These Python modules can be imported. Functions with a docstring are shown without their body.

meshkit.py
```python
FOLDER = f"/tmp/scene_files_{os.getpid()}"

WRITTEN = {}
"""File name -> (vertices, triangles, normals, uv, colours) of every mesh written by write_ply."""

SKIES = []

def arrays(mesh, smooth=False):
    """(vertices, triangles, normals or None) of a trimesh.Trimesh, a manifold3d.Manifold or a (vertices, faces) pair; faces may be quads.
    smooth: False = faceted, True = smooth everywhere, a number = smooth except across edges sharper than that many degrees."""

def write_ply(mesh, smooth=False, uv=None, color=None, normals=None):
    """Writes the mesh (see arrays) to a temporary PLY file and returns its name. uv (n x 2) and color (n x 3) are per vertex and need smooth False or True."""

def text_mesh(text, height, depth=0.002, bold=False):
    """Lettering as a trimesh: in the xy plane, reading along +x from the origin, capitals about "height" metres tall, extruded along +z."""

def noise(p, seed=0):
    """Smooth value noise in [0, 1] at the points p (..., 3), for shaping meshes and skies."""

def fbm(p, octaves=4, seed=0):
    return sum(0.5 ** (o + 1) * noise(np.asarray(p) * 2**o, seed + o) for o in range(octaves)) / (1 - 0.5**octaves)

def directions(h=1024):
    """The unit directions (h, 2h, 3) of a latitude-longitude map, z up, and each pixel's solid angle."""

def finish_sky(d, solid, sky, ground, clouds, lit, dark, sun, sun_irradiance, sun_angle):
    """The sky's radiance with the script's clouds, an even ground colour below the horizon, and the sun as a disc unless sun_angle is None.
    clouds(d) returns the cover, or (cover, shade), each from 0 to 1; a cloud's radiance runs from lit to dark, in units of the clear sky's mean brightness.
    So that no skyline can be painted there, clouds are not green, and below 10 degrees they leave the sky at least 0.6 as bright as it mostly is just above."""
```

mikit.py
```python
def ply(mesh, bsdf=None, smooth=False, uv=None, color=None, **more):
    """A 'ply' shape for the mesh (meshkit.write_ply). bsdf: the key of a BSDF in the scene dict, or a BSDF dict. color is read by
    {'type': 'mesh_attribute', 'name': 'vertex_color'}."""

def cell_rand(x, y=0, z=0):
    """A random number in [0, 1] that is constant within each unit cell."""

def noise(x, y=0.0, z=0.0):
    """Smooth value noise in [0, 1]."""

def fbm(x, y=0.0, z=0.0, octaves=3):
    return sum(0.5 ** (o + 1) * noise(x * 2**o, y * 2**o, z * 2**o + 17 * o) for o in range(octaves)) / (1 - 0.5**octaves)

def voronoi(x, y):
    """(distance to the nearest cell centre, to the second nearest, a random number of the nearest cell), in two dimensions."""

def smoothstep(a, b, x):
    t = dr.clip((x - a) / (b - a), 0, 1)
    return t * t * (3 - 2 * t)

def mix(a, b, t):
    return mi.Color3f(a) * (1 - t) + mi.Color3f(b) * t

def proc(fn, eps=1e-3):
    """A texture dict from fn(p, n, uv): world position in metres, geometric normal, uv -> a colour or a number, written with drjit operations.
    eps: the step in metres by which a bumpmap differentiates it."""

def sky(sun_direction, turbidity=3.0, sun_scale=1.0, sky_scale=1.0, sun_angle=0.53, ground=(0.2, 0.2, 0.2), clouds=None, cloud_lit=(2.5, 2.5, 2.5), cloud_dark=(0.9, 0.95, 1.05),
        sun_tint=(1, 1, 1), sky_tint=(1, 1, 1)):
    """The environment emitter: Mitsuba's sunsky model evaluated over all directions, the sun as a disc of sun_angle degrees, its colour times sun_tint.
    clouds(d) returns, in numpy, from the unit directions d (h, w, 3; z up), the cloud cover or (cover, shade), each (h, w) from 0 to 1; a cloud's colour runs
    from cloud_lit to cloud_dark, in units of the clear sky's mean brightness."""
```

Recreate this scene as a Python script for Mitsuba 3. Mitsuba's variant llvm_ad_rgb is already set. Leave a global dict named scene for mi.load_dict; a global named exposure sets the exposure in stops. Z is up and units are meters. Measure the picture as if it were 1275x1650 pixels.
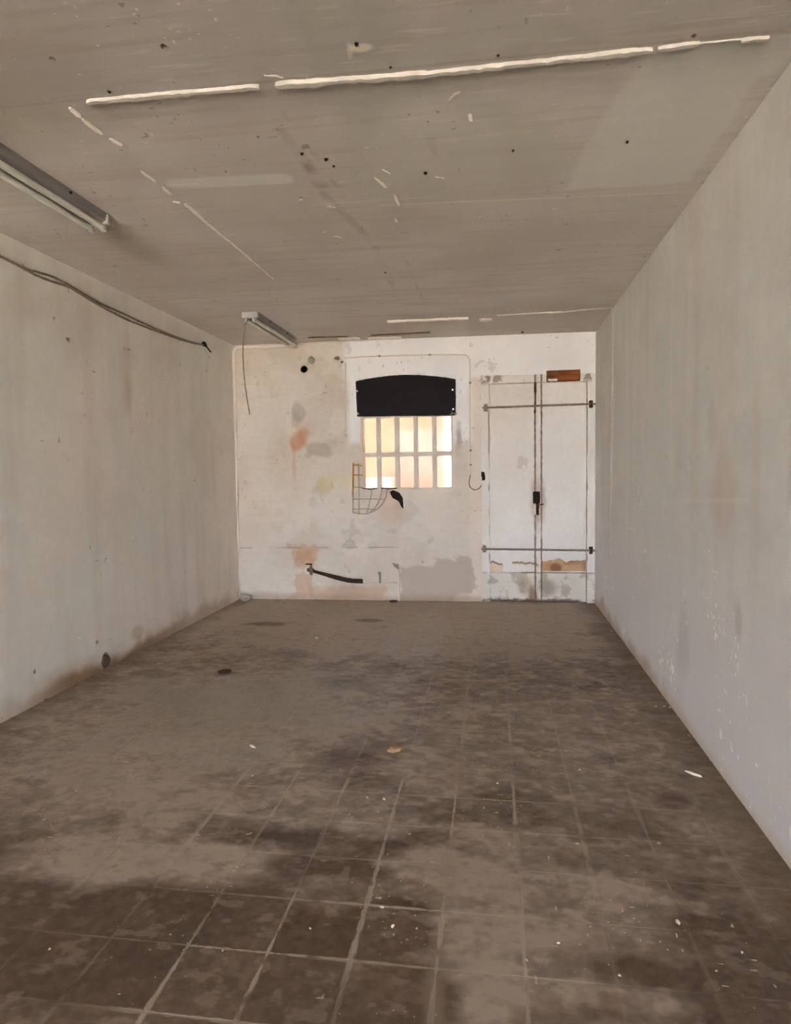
import math, random
import numpy as np
import trimesh
import manifold3d as m3
import drjit as dr
import mitsuba as mi
import mikit
from mikit import noise, fbm, smoothstep, mix, cell_rand
from shapely.geometry import Polygon, box as sbox
from shapely.ops import unary_union

# ------------------------------------------------------------------ camera, sky, exposure
F_PX, YAW, PITCH, ROLL, EYE = 1065.41, 0.146, -0.0625, -0.015, (0.0, 0.0, 1.45)
scene, labels = {}, {}
exposure = 7.62
fwd = np.array([-math.sin(YAW) * math.cos(PITCH), math.cos(YAW) * math.cos(PITCH), math.sin(PITCH)])
rgt = np.array([math.cos(YAW), math.sin(YAW), 0.0])
upv = np.cross(rgt, fwd)
upv = -rgt * math.sin(ROLL) + upv * math.cos(ROLL)
T = mi.ScalarTransform4f
scene['camera'] = {'type': 'perspective', 'fov': 2 * math.degrees(math.atan(637.5 / F_PX)), 'fov_axis': 'x', 'near_clip': 0.02, 'far_clip': 500.0,
                   'to_world': T().look_at(origin=list(EYE), target=[float(a) for a in np.array(EYE) + fwd], up=[float(a) for a in upv])}


def overcast(d):
    import meshkit
    return np.ones(d.shape[:2]), np.clip(meshkit.fbm(d * 3.0, 3, 5) * 0.8, 0, 1)


scene['sky'] = mikit.sky((-0.35, -0.45, 0.82), turbidity=4.0, sun_scale=1.0, sky_scale=1.0, ground=(0.25, 0.24, 0.22), clouds=overcast,
                         sun_tint=(0.90, 1.03, 1.24), cloud_lit=(1.50, 1.68, 2.0), cloud_dark=(1.15, 1.28, 1.52))


# ------------------------------------------------------------------ helpers
def lin(r, g, b):
    return [((c / 255 + 0.055) / 1.055) ** 2.4 if c > 10 else c / 255 / 12.92 for c in (r, g, b)]


def lab(key, label=None, category=None, group=None, kind=None):
    d = {k: v for k, v in (('label', label), ('category', category), ('group', group), ('kind', kind)) if v}
    if d:
        labels[key] = d


def fresh(key):
    if key not in scene:
        return key
    i = 1
    while f'{key}_{i:03d}' in scene:
        i += 1
    return f'{key}_{i:03d}'


def add(key, mesh, bsdf, smooth=False, **l):
    key = fresh(key)
    scene[key] = mikit.ply(mesh, bsdf, smooth=smooth)
    lab(key, **l)
    return key


def bx(x0, x1, y0, y1, z0, z1, c=0.0):
    """A box with chamfered edges."""
    if c <= 0:
        m = trimesh.creation.box((x1 - x0, y1 - y0, z1 - z0))
        m.apply_translation(((x0 + x1) / 2, (y0 + y1) / 2, (z0 + z1) / 2))
        return m
    p = []
    for a, A in ((x0, 1), (x1, -1)):
        for b, B in ((y0, 1), (y1, -1)):
            for e, E in ((z0, 1), (z1, -1)):
                p += [(a + A * c, b + B * c, e), (a + A * c, b, e + E * c), (a, b + B * c, e + E * c)]
    return trimesh.convex.convex_hull(np.array(p))


def tube(pts, r, n=10, closed_ends=True):
    p = np.asarray(pts, float)
    r = np.broadcast_to(r, (len(p),))
    t = np.gradient(p, axis=0)
    t /= np.linalg.norm(t, axis=1, keepdims=True)
    a = np.cross(t[0], [0, 0, 1.0] if abs(t[0][2]) < 0.9 else [1.0, 0, 0])
    vs = []
    ang = np.arange(n) * 2 * math.pi / n
    for i in range(len(p)):
        a = a - t[i] * (a @ t[i])
        a /= np.linalg.norm(a)
        b = np.cross(t[i], a)
        vs.append(p[i] + r[i] * (np.cos(ang)[:, None] * a + np.sin(ang)[:, None] * b))
    v = np.vstack(vs)
    f = []
    for i in range(len(p) - 1):
        for j in range(n):
            k = (j + 1) % n
            f += [[i * n + j, i * n + k, (i + 1) * n + k], [i * n + j, (i + 1) * n + k, (i + 1) * n + j]]
    c0, c1 = len(v), len(v) + 1
    v = np.vstack([v, p[0], p[-1]])
    for j in range(n):
        k = (j + 1) % n
        f += [[c0, k, j], [c1, (len(p) - 1) * n + j, (len(p) - 1) * n + k]]
    return trimesh.Trimesh(v, np.array(f), process=False)


def smooth_path(pts, n=8):
    """Catmull-Rom through the points."""
    p = np.asarray(pts, float)
    q = np.vstack([2 * p[0] - p[1], p, 2 * p[-1] - p[-2]])
    out = []
    for i in range(1, len(q) - 2):
        for t in np.linspace(0, 1, n, endpoint=False):
            a, b, c, d = q[i - 1:i + 3]
            out.append(0.5 * (2 * b + (c - a) * t + (2 * a - 5 * b + 4 * c - d) * t * t + (3 * b - a - 3 * c + d) * t ** 3))
    out.append(p[-1])
    return np.array(out)


def cat(*ms):
    return trimesh.util.concatenate(list(ms))


def man(m):
    m = m.copy()
    m.merge_vertices()
    return m3.Manifold(m3.Mesh(np.asarray(m.vertices, np.float32), np.asarray(m.faces, np.uint32)))


def unman(m):
    q = m.to_mesh()
    return trimesh.Trimesh(q.vert_properties[:, :3], q.tri_verts, process=False)


def hexa(v):
    """A solid from four bottom corners (counter-clockwise from above) and the four above them."""
    f = [[0, 2, 1], [0, 3, 2], [4, 5, 6], [4, 6, 7], [0, 1, 5], [0, 5, 4], [1, 2, 6], [1, 6, 5], [2, 3, 7], [2, 7, 6], [3, 0, 4], [3, 4, 7]]
    return trimesh.Trimesh(np.array(v, float), np.array(f), process=False)


def ragged(r, seed, n=11, rough=0.35, sx=1.0, sy=1.0):
    g = random.Random(seed)
    return [(sx * r * (1 - rough * g.random()) * math.cos(a), sy * r * (1 - rough * g.random()) * math.sin(a)) for a in (np.arange(n) * 2 * math.pi / n)]


def prism(poly, d0, d1):
    """Extrude a 2-D polygon (list or shapely) along +z from d0 to d1."""
    if not isinstance(poly, Polygon):
        poly = Polygon(poly)
    m = trimesh.creation.extrude_polygon(poly, d1 - d0, engine='earcut')
    m.apply_translation((0, 0, d0))
    return m


# room: back wall line, side wall lines, sloped ceiling
XL, XR, YB, RB, ZC, SX, SY, AL, AR = -2.8889, 1.0829, 7.2534, 0.0103, 2.8771, -0.0055, -0.0002, -0.0038, 0.0063
YF = -6.6


def yback(x):
    return YB + RB * x


def xleft(y):
    return XL + AL * (y - YB)


def xright(y):
    return XR + AR * (y - YB)


def zceil(x, y):
    return ZC + SX * x + SY * (y - YB)


BT = trimesh.transformations.translation_matrix((0, YB, 0)) @ trimesh.transformations.rotation_matrix(math.atan(RB), (0, 0, 1))


def back(m):
    """From the back wall's own frame (x along it, y into it, z up) to the world."""
    m = m.copy()
    m.apply_transform(BT)
    return m


def upright(poly, y0, y1):
    """A polygon in (x, z) of the back wall's frame, extruded from y0 to y1."""
    m = prism(poly, 0, y1 - y0)
    v = m.vertices.copy()
    m = trimesh.Trimesh(np.stack([v[:, 0], y0 + v[:, 2], v[:, 1]], 1), m.faces[:, ::-1], process=False)
    return m


def man_tube(u, z, r, y0, y1):
    """A cup in the back wall: a tube closed at its inner end."""
    a = np.arange(24) * math.pi / 12
    o = upright([(u + (r + .003) * math.cos(t), z + (r + .003) * math.sin(t)) for t in a], y0, y1)
    return unman(man(o) - man(upright([(u + r * math.cos(t), z + r * math.sin(t)) for t in a], y0 - .1, y1 - .01)))


def side(poly, x0, x1):
    """A polygon in (y, z) extruded along x from x0 to x1."""
    m = prism(poly, 0, x1 - x0)
    v = m.vertices.copy()
    return trimesh.Trimesh(np.stack([x0 + v[:, 2], v[:, 0], v[:, 1]], 1), m.faces, process=False)


# ------------------------------------------------------------------ materials
def spot(x, y, cx, cy, rx, ry, n, k=0.8, soft=0.25):
    d = dr.sqrt(dr.square((x - cx) / rx) + dr.square((y - cy) / ry)) + (n - 0.5) * k
    return 1 - smoothstep(1 - soft, 1 + soft, d)


def rect(x, y, x0, x1, y0, y1, n, k=0.03, soft=0.02):
    dx = dr.maximum(x0 - x, x - x1)
    dy = dr.maximum(y0 - y, y - y1)
    return 1 - smoothstep(-soft, soft, dr.maximum(dx, dy) + (n - 0.5) * k)


def line(x, y, x0, y0, x1, y1, w, n=None, k=0.0):
    l2 = (x1 - x0) ** 2 + (y1 - y0) ** 2
    t = dr.clip(((x - x0) * (x1 - x0) + (y - y0) * (y1 - y0)) / l2, 0, 1)
    d = dr.sqrt(dr.square(x - x0 - t * (x1 - x0)) + dr.square(y - y0 - t * (y1 - y0)))
    if n is not None:
        d = d + (n - 0.5) * k
    return 1 - smoothstep(w * 0.5, w * 1.2, d)


def back_colour(p, n, uv):
    x, z = p.x, p.z
    big = fbm(x * 1.3, z * 1.3, 3.0, 3)
    mid = fbm(x * 5, z * 5, 9.0, 3)
    fine = fbm(x * 26, z * 26, 2.0, 3)
    brush = fbm(x * 3, z * 45, 4.0, 2)
    c = mix(lin(200, 188, 172), lin(210, 200, 187), smoothstep(0.3, 0.7, big))
    c = mix(c, lin(196, 180, 160), 0.5 * smoothstep(0.5, 0.8, mid))
    c = c * (0.98 + 0.04 * brush) * (0.955 + 0.09 * fine)
    c = mix(c, lin(186, 172, 154), 0.35 * smoothstep(0.52, 0.7, fbm(x * 2.6, z * 3.4, 61.0, 4)))
    # whiter wash over and around the window and the door head
    wash = dr.maximum(rect(x, z, -1.59, -0.20, 1.75, 3.2, mid, 0.05, 0.05), rect(x, z, -0.3, 1.3, 2.42, 3.2, mid, 0.05, 0.03))
    c = mix(c, lin(232, 230, 228), 0.9 * wash)
    c = mix(c, lin(220, 206, 192), 0.6 * rect(x, z, -0.25, -0.02, 0.0, 2.45, mid, 0.04, 0.03))
    # damp and filler patches
    grey = lin(164, 152, 138)
    for cx, cz, rx, rz, a in (*(-2.146, 2.121), 0.075, 0.10, .6), (*(-2.170, 2.025), 0.05, 0.09, .35), (*(-1.935, 1.701), 0.13, 0.085, .55), (*(-2.044, 1.627), 0.06, 0.05, .4), (*(-1.784, 1.761), 0.09, 0.05, .25), (*(-1.595, 0.625), 0.06, 0.05, .45), (*(-1.999, 1.103), 0.05, 0.07, .25), (*(-0.943, 1.026), 0.11, 0.10, .25), (*(-1.333, 0.611), 0.05, 0.05, .2):
        c = mix(c, grey, a * spot(x, z, cx, cz, rx, rz, mid, 1.6, 0.3))
    # rust bleeding through the paint
    rust = lin(186, 126, 82)
    for cx, cz, rx, rz, a in (*(-2.162, 1.789), 0.08, 0.10, .65), (*(-2.103, 1.850), 0.06, 0.09, .45), (*(-2.211, 1.560), 0.03, 0.22, .3), (*(-2.086, 1.940), 0.12, 0.09, .15), (*(-1.092, 1.254), 0.07, 0.06, .35):
        c = mix(c, rust, a * spot(x, z, cx, cz, rx, rz, mid, 1.4, 0.45))
    c = mix(c, lin(182, 160, 98), 0.5 * spot(x, z, *(-1.887, 1.291), 0.10, 0.11, mid, 1.3, 0.5))
    c = mix(c, lin(206, 190, 140), 0.35 * spot(x, z, *(-1.708, 1.344), 0.22, 0.09, mid, 1.3, 0.5))
    salm = lin(190, 148, 112)
    rag = 0.55 * mid + 0.45 * fbm(x * 16, z * 16, 55.0, 3)
    c = mix(c, salm, 0.6 * rect(x, z, *(-2.255, 0.383)[:1], *(-1.994, 0.385)[:1], 0.35, 0.58, rag, 0.26, 0.03))
    c = mix(c, lin(186, 138, 102), 0.5 * rect(x, z, *(-2.209, 0.469)[:1], *(-2.021, 0.470)[:1], 0.44, 0.55, fine, 0.05, 0.015))
    c = mix(c, salm, 0.55 * rect(x, z, *(-2.240, 0.384)[:1], *(-2.052, 0.384)[:1], 0.02, 0.30, rag, 0.26, 0.03))
    c = mix(c, lin(188, 150, 116), 0.55 * rect(x, z, *(-2.052, 0.384)[:1], *(-1.182, 0.388)[:1], 0.01, 0.15, rag, 0.22, 0.04))
    c = mix(c, lin(204, 170, 150), 0.4 * rect(x, z, -1.2, -1.02, 0.9, 1.22, mid, 0.2, 0.06))
    # bare mortar repair at the foot of the wall
    rep = rect(x, z, *(-1.002, 0.264)[:1], *(-0.192, 0.269)[:1], -0.2, *(-0.640, 0.495)[1:], 0.5 * mid + 0.5 * fbm(x * 14, z * 14, 56.0, 3), 0.22, 0.012)
    rep = rep * (1 - spot(x, z, *(-0.130, 0.475), 0.11, 0.08, mid, 0.5, 0.2)) * (1 - spot(x, z, *(-0.833, 0.473), 0.2, 0.10, mid, 1.2, 0.2)) * (1 - spot(x, z, *(-0.234, 0.007), 0.16, 0.09, mid, 1.2, 0.2))
    c = mix(c, lin(178, 163, 147), 0.8 * rep)
    # hairline cracks, old edge of the wash, scuffs
    c = mix(c, lin(140, 122, 104), 0.55 * line(x, z, *(-2.868, 0.589), *(-1.053, 0.598), 0.006, mid, 0.012) * smoothstep(0.4, 0.6, noise(x * 9, 2.0)))
    c = mix(c, lin(150, 134, 118), 0.5 * line(x, z, *(-1.597, 2.644), *(-1.613, 1.860), 0.006, mid, 0.01))
    c = mix(c, lin(165, 152, 138), 0.3 * smoothstep(0.72, 0.80, fbm(x * 9, z * 9, 7.0, 3)) * smoothstep(0.5, 0.65, big))
    c = mix(c, lin(128, 116, 100), 0.6 * smoothstep(0.90, 0.94, noise(x * 40, z * 40)) * smoothstep(0.55, 0.7, mid))
    c = mix(c, lin(150, 142, 130), 0.7 * spot(x, z, *(-0.354, 1.833), 0.05, 0.16, mid, 2.2, 0.4))
    dirt = smoothstep(0.10, 0.0, z + 0.06 * (mid - 0.5))
    c = mix(c, lin(150, 118, 92), 0.45 * dirt)
    return c


def side_wall(p, tint_a, tint_b, streak_dir):
    y, z = p.y, p.z
    big = fbm(y * 0.8, z * 0.8, 11.0 + streak_dir, 3)
    mid = fbm(y * 4, z * 4, 5.0 + streak_dir, 3)
    fine = fbm(y * 24, z * 24, 1.0, 2)
    st = fbm(y * 7, z * 0.7, 8.0 + streak_dir, 3)
    c = mix(tint_a, tint_b, smoothstep(0.3, 0.7, big))
    c = mix(c, lin(180, 165, 148), 0.20 * smoothstep(0.45, 0.8, st))
    c = mix(c, lin(198, 198, 190), 0.30 * smoothstep(0.55, 0.8, fbm(y * 5, z * 0.5, 21.0 + streak_dir, 3)))
    c = c * (0.97 + 0.06 * fine) * (0.96 + 0.08 * mid)
    return c, y, z, big, mid, fine


def left_colour(p, n, uv):
    c, y, z, big, mid, fine = side_wall(p, lin(218, 208, 196), lin(214, 210, 198), 0.0)
    rust = lin(168, 128, 98)
    for cy, cz, ry, rz, a in (*(4.971, 2.216), 0.10, 0.30, .18), (*(4.961, 2.092), 0.05, 0.20, .22), (*(6.377, 1.594), 0.4, 0.3, .12), (*(4.182, 2.567), .5, .2, .12), (*(4.958, 0.160), 0.10, 0.06, .4):
        c = mix(c, rust, a * spot(y, z, cy, cz, ry, rz, mid, 1.3, 0.5))
    foot = smoothstep(0.16, 0.0, z + 0.25 * (mid - 0.5))
    c = mix(c, lin(160, 132, 102), 0.6 * foot)
    c = mix(c, lin(128, 92, 58), 0.75 * smoothstep(0.10, 0.02, z + 0.10 * (mid - 0.5)) * smoothstep(3.4, 4.2, y) * smoothstep(6.2, 4.8, y))
    c = mix(c, lin(120, 104, 88), 0.6 * smoothstep(0.93, 0.96, noise(y * 34, z * 34)) * smoothstep(0.5, 0.7, mid))
    return c


def right_colour(p, n, uv):
    c, y, z, big, mid, fine = side_wall(p, lin(188, 184, 176), lin(188, 186, 178), 3.0)
    c = mix(c, lin(194, 190, 192), 0.6 * smoothstep(1.3, 0.4, z + 0.5 * (big - 0.5)))  # cool skylight on the lower wall, painted into the colour
    c = mix(c, lin(176, 140, 116), 0.22 * spot(y, z, *(3.254, 1.322), 0.12, 0.16, mid, 1.3, 0.5))
    c = mix(c, lin(168, 136, 112), 0.15 * spot(y, z, *(3.402, 1.632), 0.07, 0.12, mid, 1.3, 0.5))
    c = mix(c, lin(136, 126, 112), 0.3 * spot(y, z, *(3.028, 0.776), 0.05, 0.12, mid, 1.3, 0.5))
    c = mix(c, lin(150, 136, 120), 0.22 * spot(y, z, *(3.891, 0.472), 0.12, 0.25, mid, 1.5, 0.5))
    # scraped paint flecks, thickest low down
    fl = smoothstep(0.87, 0.92, noise(y * 46, z * 34, 3.0)) * smoothstep(0.50, 0.62, fbm(y * 2.2, z * 1.4, 30.0, 2))
    fl = dr.maximum(fl, smoothstep(0.72, 0.80, noise(y * 40, z * 36, 7.0)) * dr.maximum(dr.maximum(spot(y, z, *(3.044, 0.634), 0.06, 0.16, mid, 0.8), spot(y, z, *(3.295, 0.715), 0.10, 0.10, mid, 0.8)), spot(y, z, *(4.225, 0.191), 0.22, 0.12, mid, 0.8)))
    c = mix(c, lin(226, 222, 212), 0.8 * fl * smoothstep(1.9, 0.9, z))
    c = mix(c, lin(216, 212, 202), 0.7 * line(y, z, *(6.146, 2.072), *(6.228, 0.618), 0.010, mid, 0.012) * smoothstep(0.5, 0.62, noise(z * 7.0, 4.0)))
    c = mix(c, lin(205, 198, 186), 0.22 * line(y, z, *(4.682, 1.216), *(2.912, 1.306), 0.008, mid, 0.014))
    foot = smoothstep(0.16, 0.0, z + 0.2 * (mid - 0.5)) * smoothstep(3.0, 5.0, y + 2.0 * (mid - 0.5))
    c = mix(c, lin(150, 122, 92), 0.65 * foot)
    c = mix(c, lin(176, 158, 122), 0.45 * smoothstep(0.08, 0.0, z + 0.05 * (mid - 0.5)))
    return c


def ceiling_colour(p, n, uv):
    x, y = p.x, p.y
    big = fbm(x * 0.9, y * 0.9, 2.0, 3)
    mid = fbm(x * 4, y * 4, 6.0, 3)
    fine = fbm(x * 25, y * 25, 2.0, 2)
    board = fbm(x * 1.6, y * 26, 4.0, 3)
    grain = fbm(x * 5, y * 90, 4.0, 2)
    c = mix(lin(179, 170, 160), lin(187, 180, 171), smoothstep(0.35, 0.65, big))
    c = mix(c, lin(170, 154, 137), 0.36 * smoothstep(0.5, 0.8, board))
    c = c * (0.97 + 0.06 * grain)
    # patches rolled over with greyer paint
    pale = lin(194, 192, 182)
    m = rect(x + 0.141 * (y - 2.46), y, 0.526, 1.25, 2.46, 3.60, mid, 0.06, 0.02) * (1 - rect(x, y, 0.985, 1.3, 2.7, 3.6, mid, 0.05, 0.02))
    c = mix(c, pale, 0.72 * m)
    c = mix(c, lin(170, 168, 152), 0.45 * dr.maximum(rect(x, y, -0.62, -0.30, 1.9, 3.6, mid, 0.3, 0.10), rect(x, y, 0.05, 0.22, 2.8, 3.6, mid, 0.3, 0.10)))
    c = mix(c, pale, 0.75 * dr.maximum(line(x, y, *(-1.546, 3.184), *(-1.009, 3.218), 0.055, mid, 0.05), 0 * x))
    c = mix(c, lin(208, 202, 190), 0.6 * line(x, y, *(-1.590, 3.199), *(-1.450, 3.201), 0.014, mid, 0.02))
    c = mix(c, lin(180, 176, 160), 0.5 * smoothstep(0.52, 0.75, fbm(x * 1.1, y * 1.1, 40.0, 3)) * smoothstep(4.6, 3.0, y))
    c = mix(c, lin(172, 166, 148), 0.5 * rect(x, y, -2.3, -1.7, 1.5, 2.7, mid, 0.2, 0.15))
    c = mix(c, lin(188, 182, 170), 0.5 * rect(x, y, -0.9, -0.25, 6.36, 7.3, mid, 0.06, 0.03))
    c = c * (1 - 0.24 * smoothstep(2.9, 2.3, y + 0.25 * (mid - 0.5)))  # near end darkened in the colour to offset light from the doorway
    # soot tracks
    soot = lin(136, 121, 105)
    for x0, y0, x1, y1, w, a in (*(-0.875, 2.650), *(-0.836, 3.334), 0.035, .45), (*(-0.819, 2.636), *(-0.759, 3.347), 0.018, .5), (*(-0.839, 3.062), *(-0.851, 3.331), 0.03, .5), (*(-0.855, 3.406), *(-0.718, 4.299), 0.02, .4), (*(-0.728, 4.359), *(-0.774, 5.538), 0.02, .3), (*(-0.573, 4.582), *(-0.571, 5.576), 0.012, .4), (*(-0.254, 2.955), *(-0.247, 3.100), 0.014, .3):
        c = mix(c, soot, 0.8 * a * line(x, y, x0, y0, x1, y1, w, mid, 0.05) * smoothstep(0.2, 0.8, fbm(x * 14, y * 9, 33.0, 3)))
    c = mix(c, lin(120, 106, 84), 0.35 * spot(x, y, *(-2.257, 4.029), 0.12, 0.34, mid, 0.8, 0.7))  # soft shadow beyond the near lamp, painted into the colour
    # seams between the pours
    c = mix(c, lin(206, 194, 176), 0.5 * line(x, y, -0.6, 3.62, 1.1, 3.73, 0.010, mid, 0.016))
    c = mix(c, lin(206, 194, 176), 0.4 * line(x, y, -0.95, 3.55, -0.3, 3.56, 0.006, mid, 0.01))
    c = mix(c, lin(130, 114, 96), 0.25 * line(x, y, -2.9, 2.43, 1.2, 2.43, 0.010, mid, 0.012))
    c = mix(c, lin(204, 190, 172), 0.25 * smoothstep(0.70, 0.80, fbm(x * 6, y * 60, 3.0, 2)) * smoothstep(0.45, 0.65, big))
    c = mix(c, lin(120, 106, 90), 0.6 * smoothstep(0.93, 0.96, noise(x * 34, y * 34)) * smoothstep(0.52, 0.66, mid))
    c = mix(c, lin(208, 198, 180), 0.7 * smoothstep(0.93, 0.96, noise(x * 50, y * 50, 5.0)) * smoothstep(0.56, 0.70, fbm(x * 2, y * 2, 14.0, 2)))
    c = mix(c, lin(214, 204, 186), 0.6 * spot(x, y, *(-0.431, 2.294), 0.035, 0.02, mid, 0.8, 0.4))
    c = mix(c, lin(206, 196, 178), 0.4 * line(x, y, *(-0.467, 2.272), *(-0.479, 2.338), 0.008, mid, 0.01))
    return c


TX, TY, TPX, TPY = -0.4255, 1.834, 0.2555, 0.2538


def floor_colour(p, n, uv):
    x, y = p.x, p.y
    ix, iy = dr.floor((x - TX) / TPX), dr.floor((y - TY) / TPY)
    gx = (x - TX) / TPX - ix
    gy = (y - TY) / TPY - iy
    ex = dr.minimum(gx, 1 - gx) * TPX
    ey = dr.minimum(gy, 1 - gy) * TPY
    tone = cell_rand(ix, iy, 4)
    big = fbm(x * 0.9, y * 0.9, 1.0, 3)
    mid = fbm(x * 3.2, y * 4.5, 5.0, 4)
    sweep = fbm(x * 5, y * 7.5, 9.0, 4)
    fine = fbm(x * 38, y * 42, 3.0, 3)
    c = mix(lin(84, 68, 55), lin(102, 86, 72), tone)
    c = c * (0.66 + 0.6 * fine) * (0.75 + 0.5 * mid)
    dust = lin(163, 148, 132)
    # dust in wide sweeps, thicker at the far end, where floor sheen is painted too, and along the left wall
    speck = fbm(x * 16, y * 22, 43.0, 3)
    d = 0.40 + 0.75 * (sweep - 0.5) + 0.3 * (mid - 0.5) + 0.6 * (speck - 0.5) + 0.2 * smoothstep(2.2, 3.2, y)
    d = d + 0.55 * smoothstep(4.6, 6.2, y + 1.2 * (mid - 0.5)) - 0.22 * smoothstep(2.7, 1.9, y + 0.4 * (big - 0.5)) * smoothstep(0.0, -0.5, x)
    d = d + 0.16 * smoothstep(-0.9, -1.6, x + 0.8 * (big - 0.5)) * smoothstep(2.2, 3.0, y) - 0.16 * tone
    for cx, cy, rx, ry, a in (*(-1.673, 3.711), 0.75, 0.8, .55), (*(-1.633, 2.654), 0.45, 0.3, .4), (*(-1.141, 2.243), 0.45, 0.13, .75), (*(-1.537, 2.195), 0.35, 0.16, .6), (*(0.131, 2.216), 0.42, 0.42, .38), (*(-0.086, 1.847), 0.20, 0.28, .5), (*(0.182, 1.881), 0.3, 0.2, .25), (*(-0.860, 2.744), 0.3, 0.2, .2), (*(0.183, 3.626), 0.8, 0.5, .15), (*(-0.939, 4.119), 0.5, 0.4, .12), (*(-0.217, 2.316), 0.22, 0.12, .6), (*(0.590, 2.273), 0.3, 0.1, .3), (*(-0.487, 2.535), 0.12, 0.10, .4), (*(-0.978, 2.323), 0.16, 0.05, .5), (*(-0.331, 5.399), 1.4, 0.35, .35), (*(-0.960, 6.534), 1.6, 0.5, .2):
        d = d + a * spot(x, y, cx, cy, rx, ry, mid, 1.7, 0.45)
    for cx, cy, rx, ry, a in (*(-0.310, 2.005), 0.14, 0.14, .9), (*(-0.274, 1.753), 0.16, 0.10, .9), (*(-1.109, 1.768), 0.8, 0.3, .45), (*(-0.717, 1.767), 0.5, 0.3, .35), (*(-0.623, 2.267), 0.26, 0.07, .6), (*(-0.577, 2.479), 0.3, 0.06, .4), (*(0.062, 2.797), 0.25, 0.14, .3), (*(0.306, 1.897), 0.3, 0.07, .5), (*(-0.722, 3.135), 0.22, 0.2, .4), (*(0.714, 2.050), 0.16, 0.4, .35):
        d = d - a * spot(x, y, cx, cy, rx, ry, mid, 1.5, 0.45)
    grit = fbm(x * 15, y * 22, 41.0, 4)
    d = dr.clip(d - 0.10 * smoothstep(3.0, 1.6, y), 0, 1) * (0.45 + 0.55 * fine + 0.5 * grit)  # near floor darkened as well, to even out the doorway light
    d = dr.clip(d + 0.25 * smoothstep(0.60, 0.74, grit), 0, 1)
    c = mix(c, dust, (0.76 + 0.20 * smoothstep(5.0, 6.2, y)) * d)
    # pale dust packed along the joints in the middle of the room
    wear = (1 - 0.6 * smoothstep(0.05, 0.5, x)) * smoothstep(5.2, 3.8, y + 1.0 * (mid - 0.5)) * smoothstep(-1.7, -1.0, x + 0.5 * (mid - 0.5))
    strong = dr.select(dr.abs(ix - dr.floor(ix)) < 0.5, smoothstep(0.35, 0.6, noise(x * 2.5, y * 2.5, 12.0)), 0)
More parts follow.
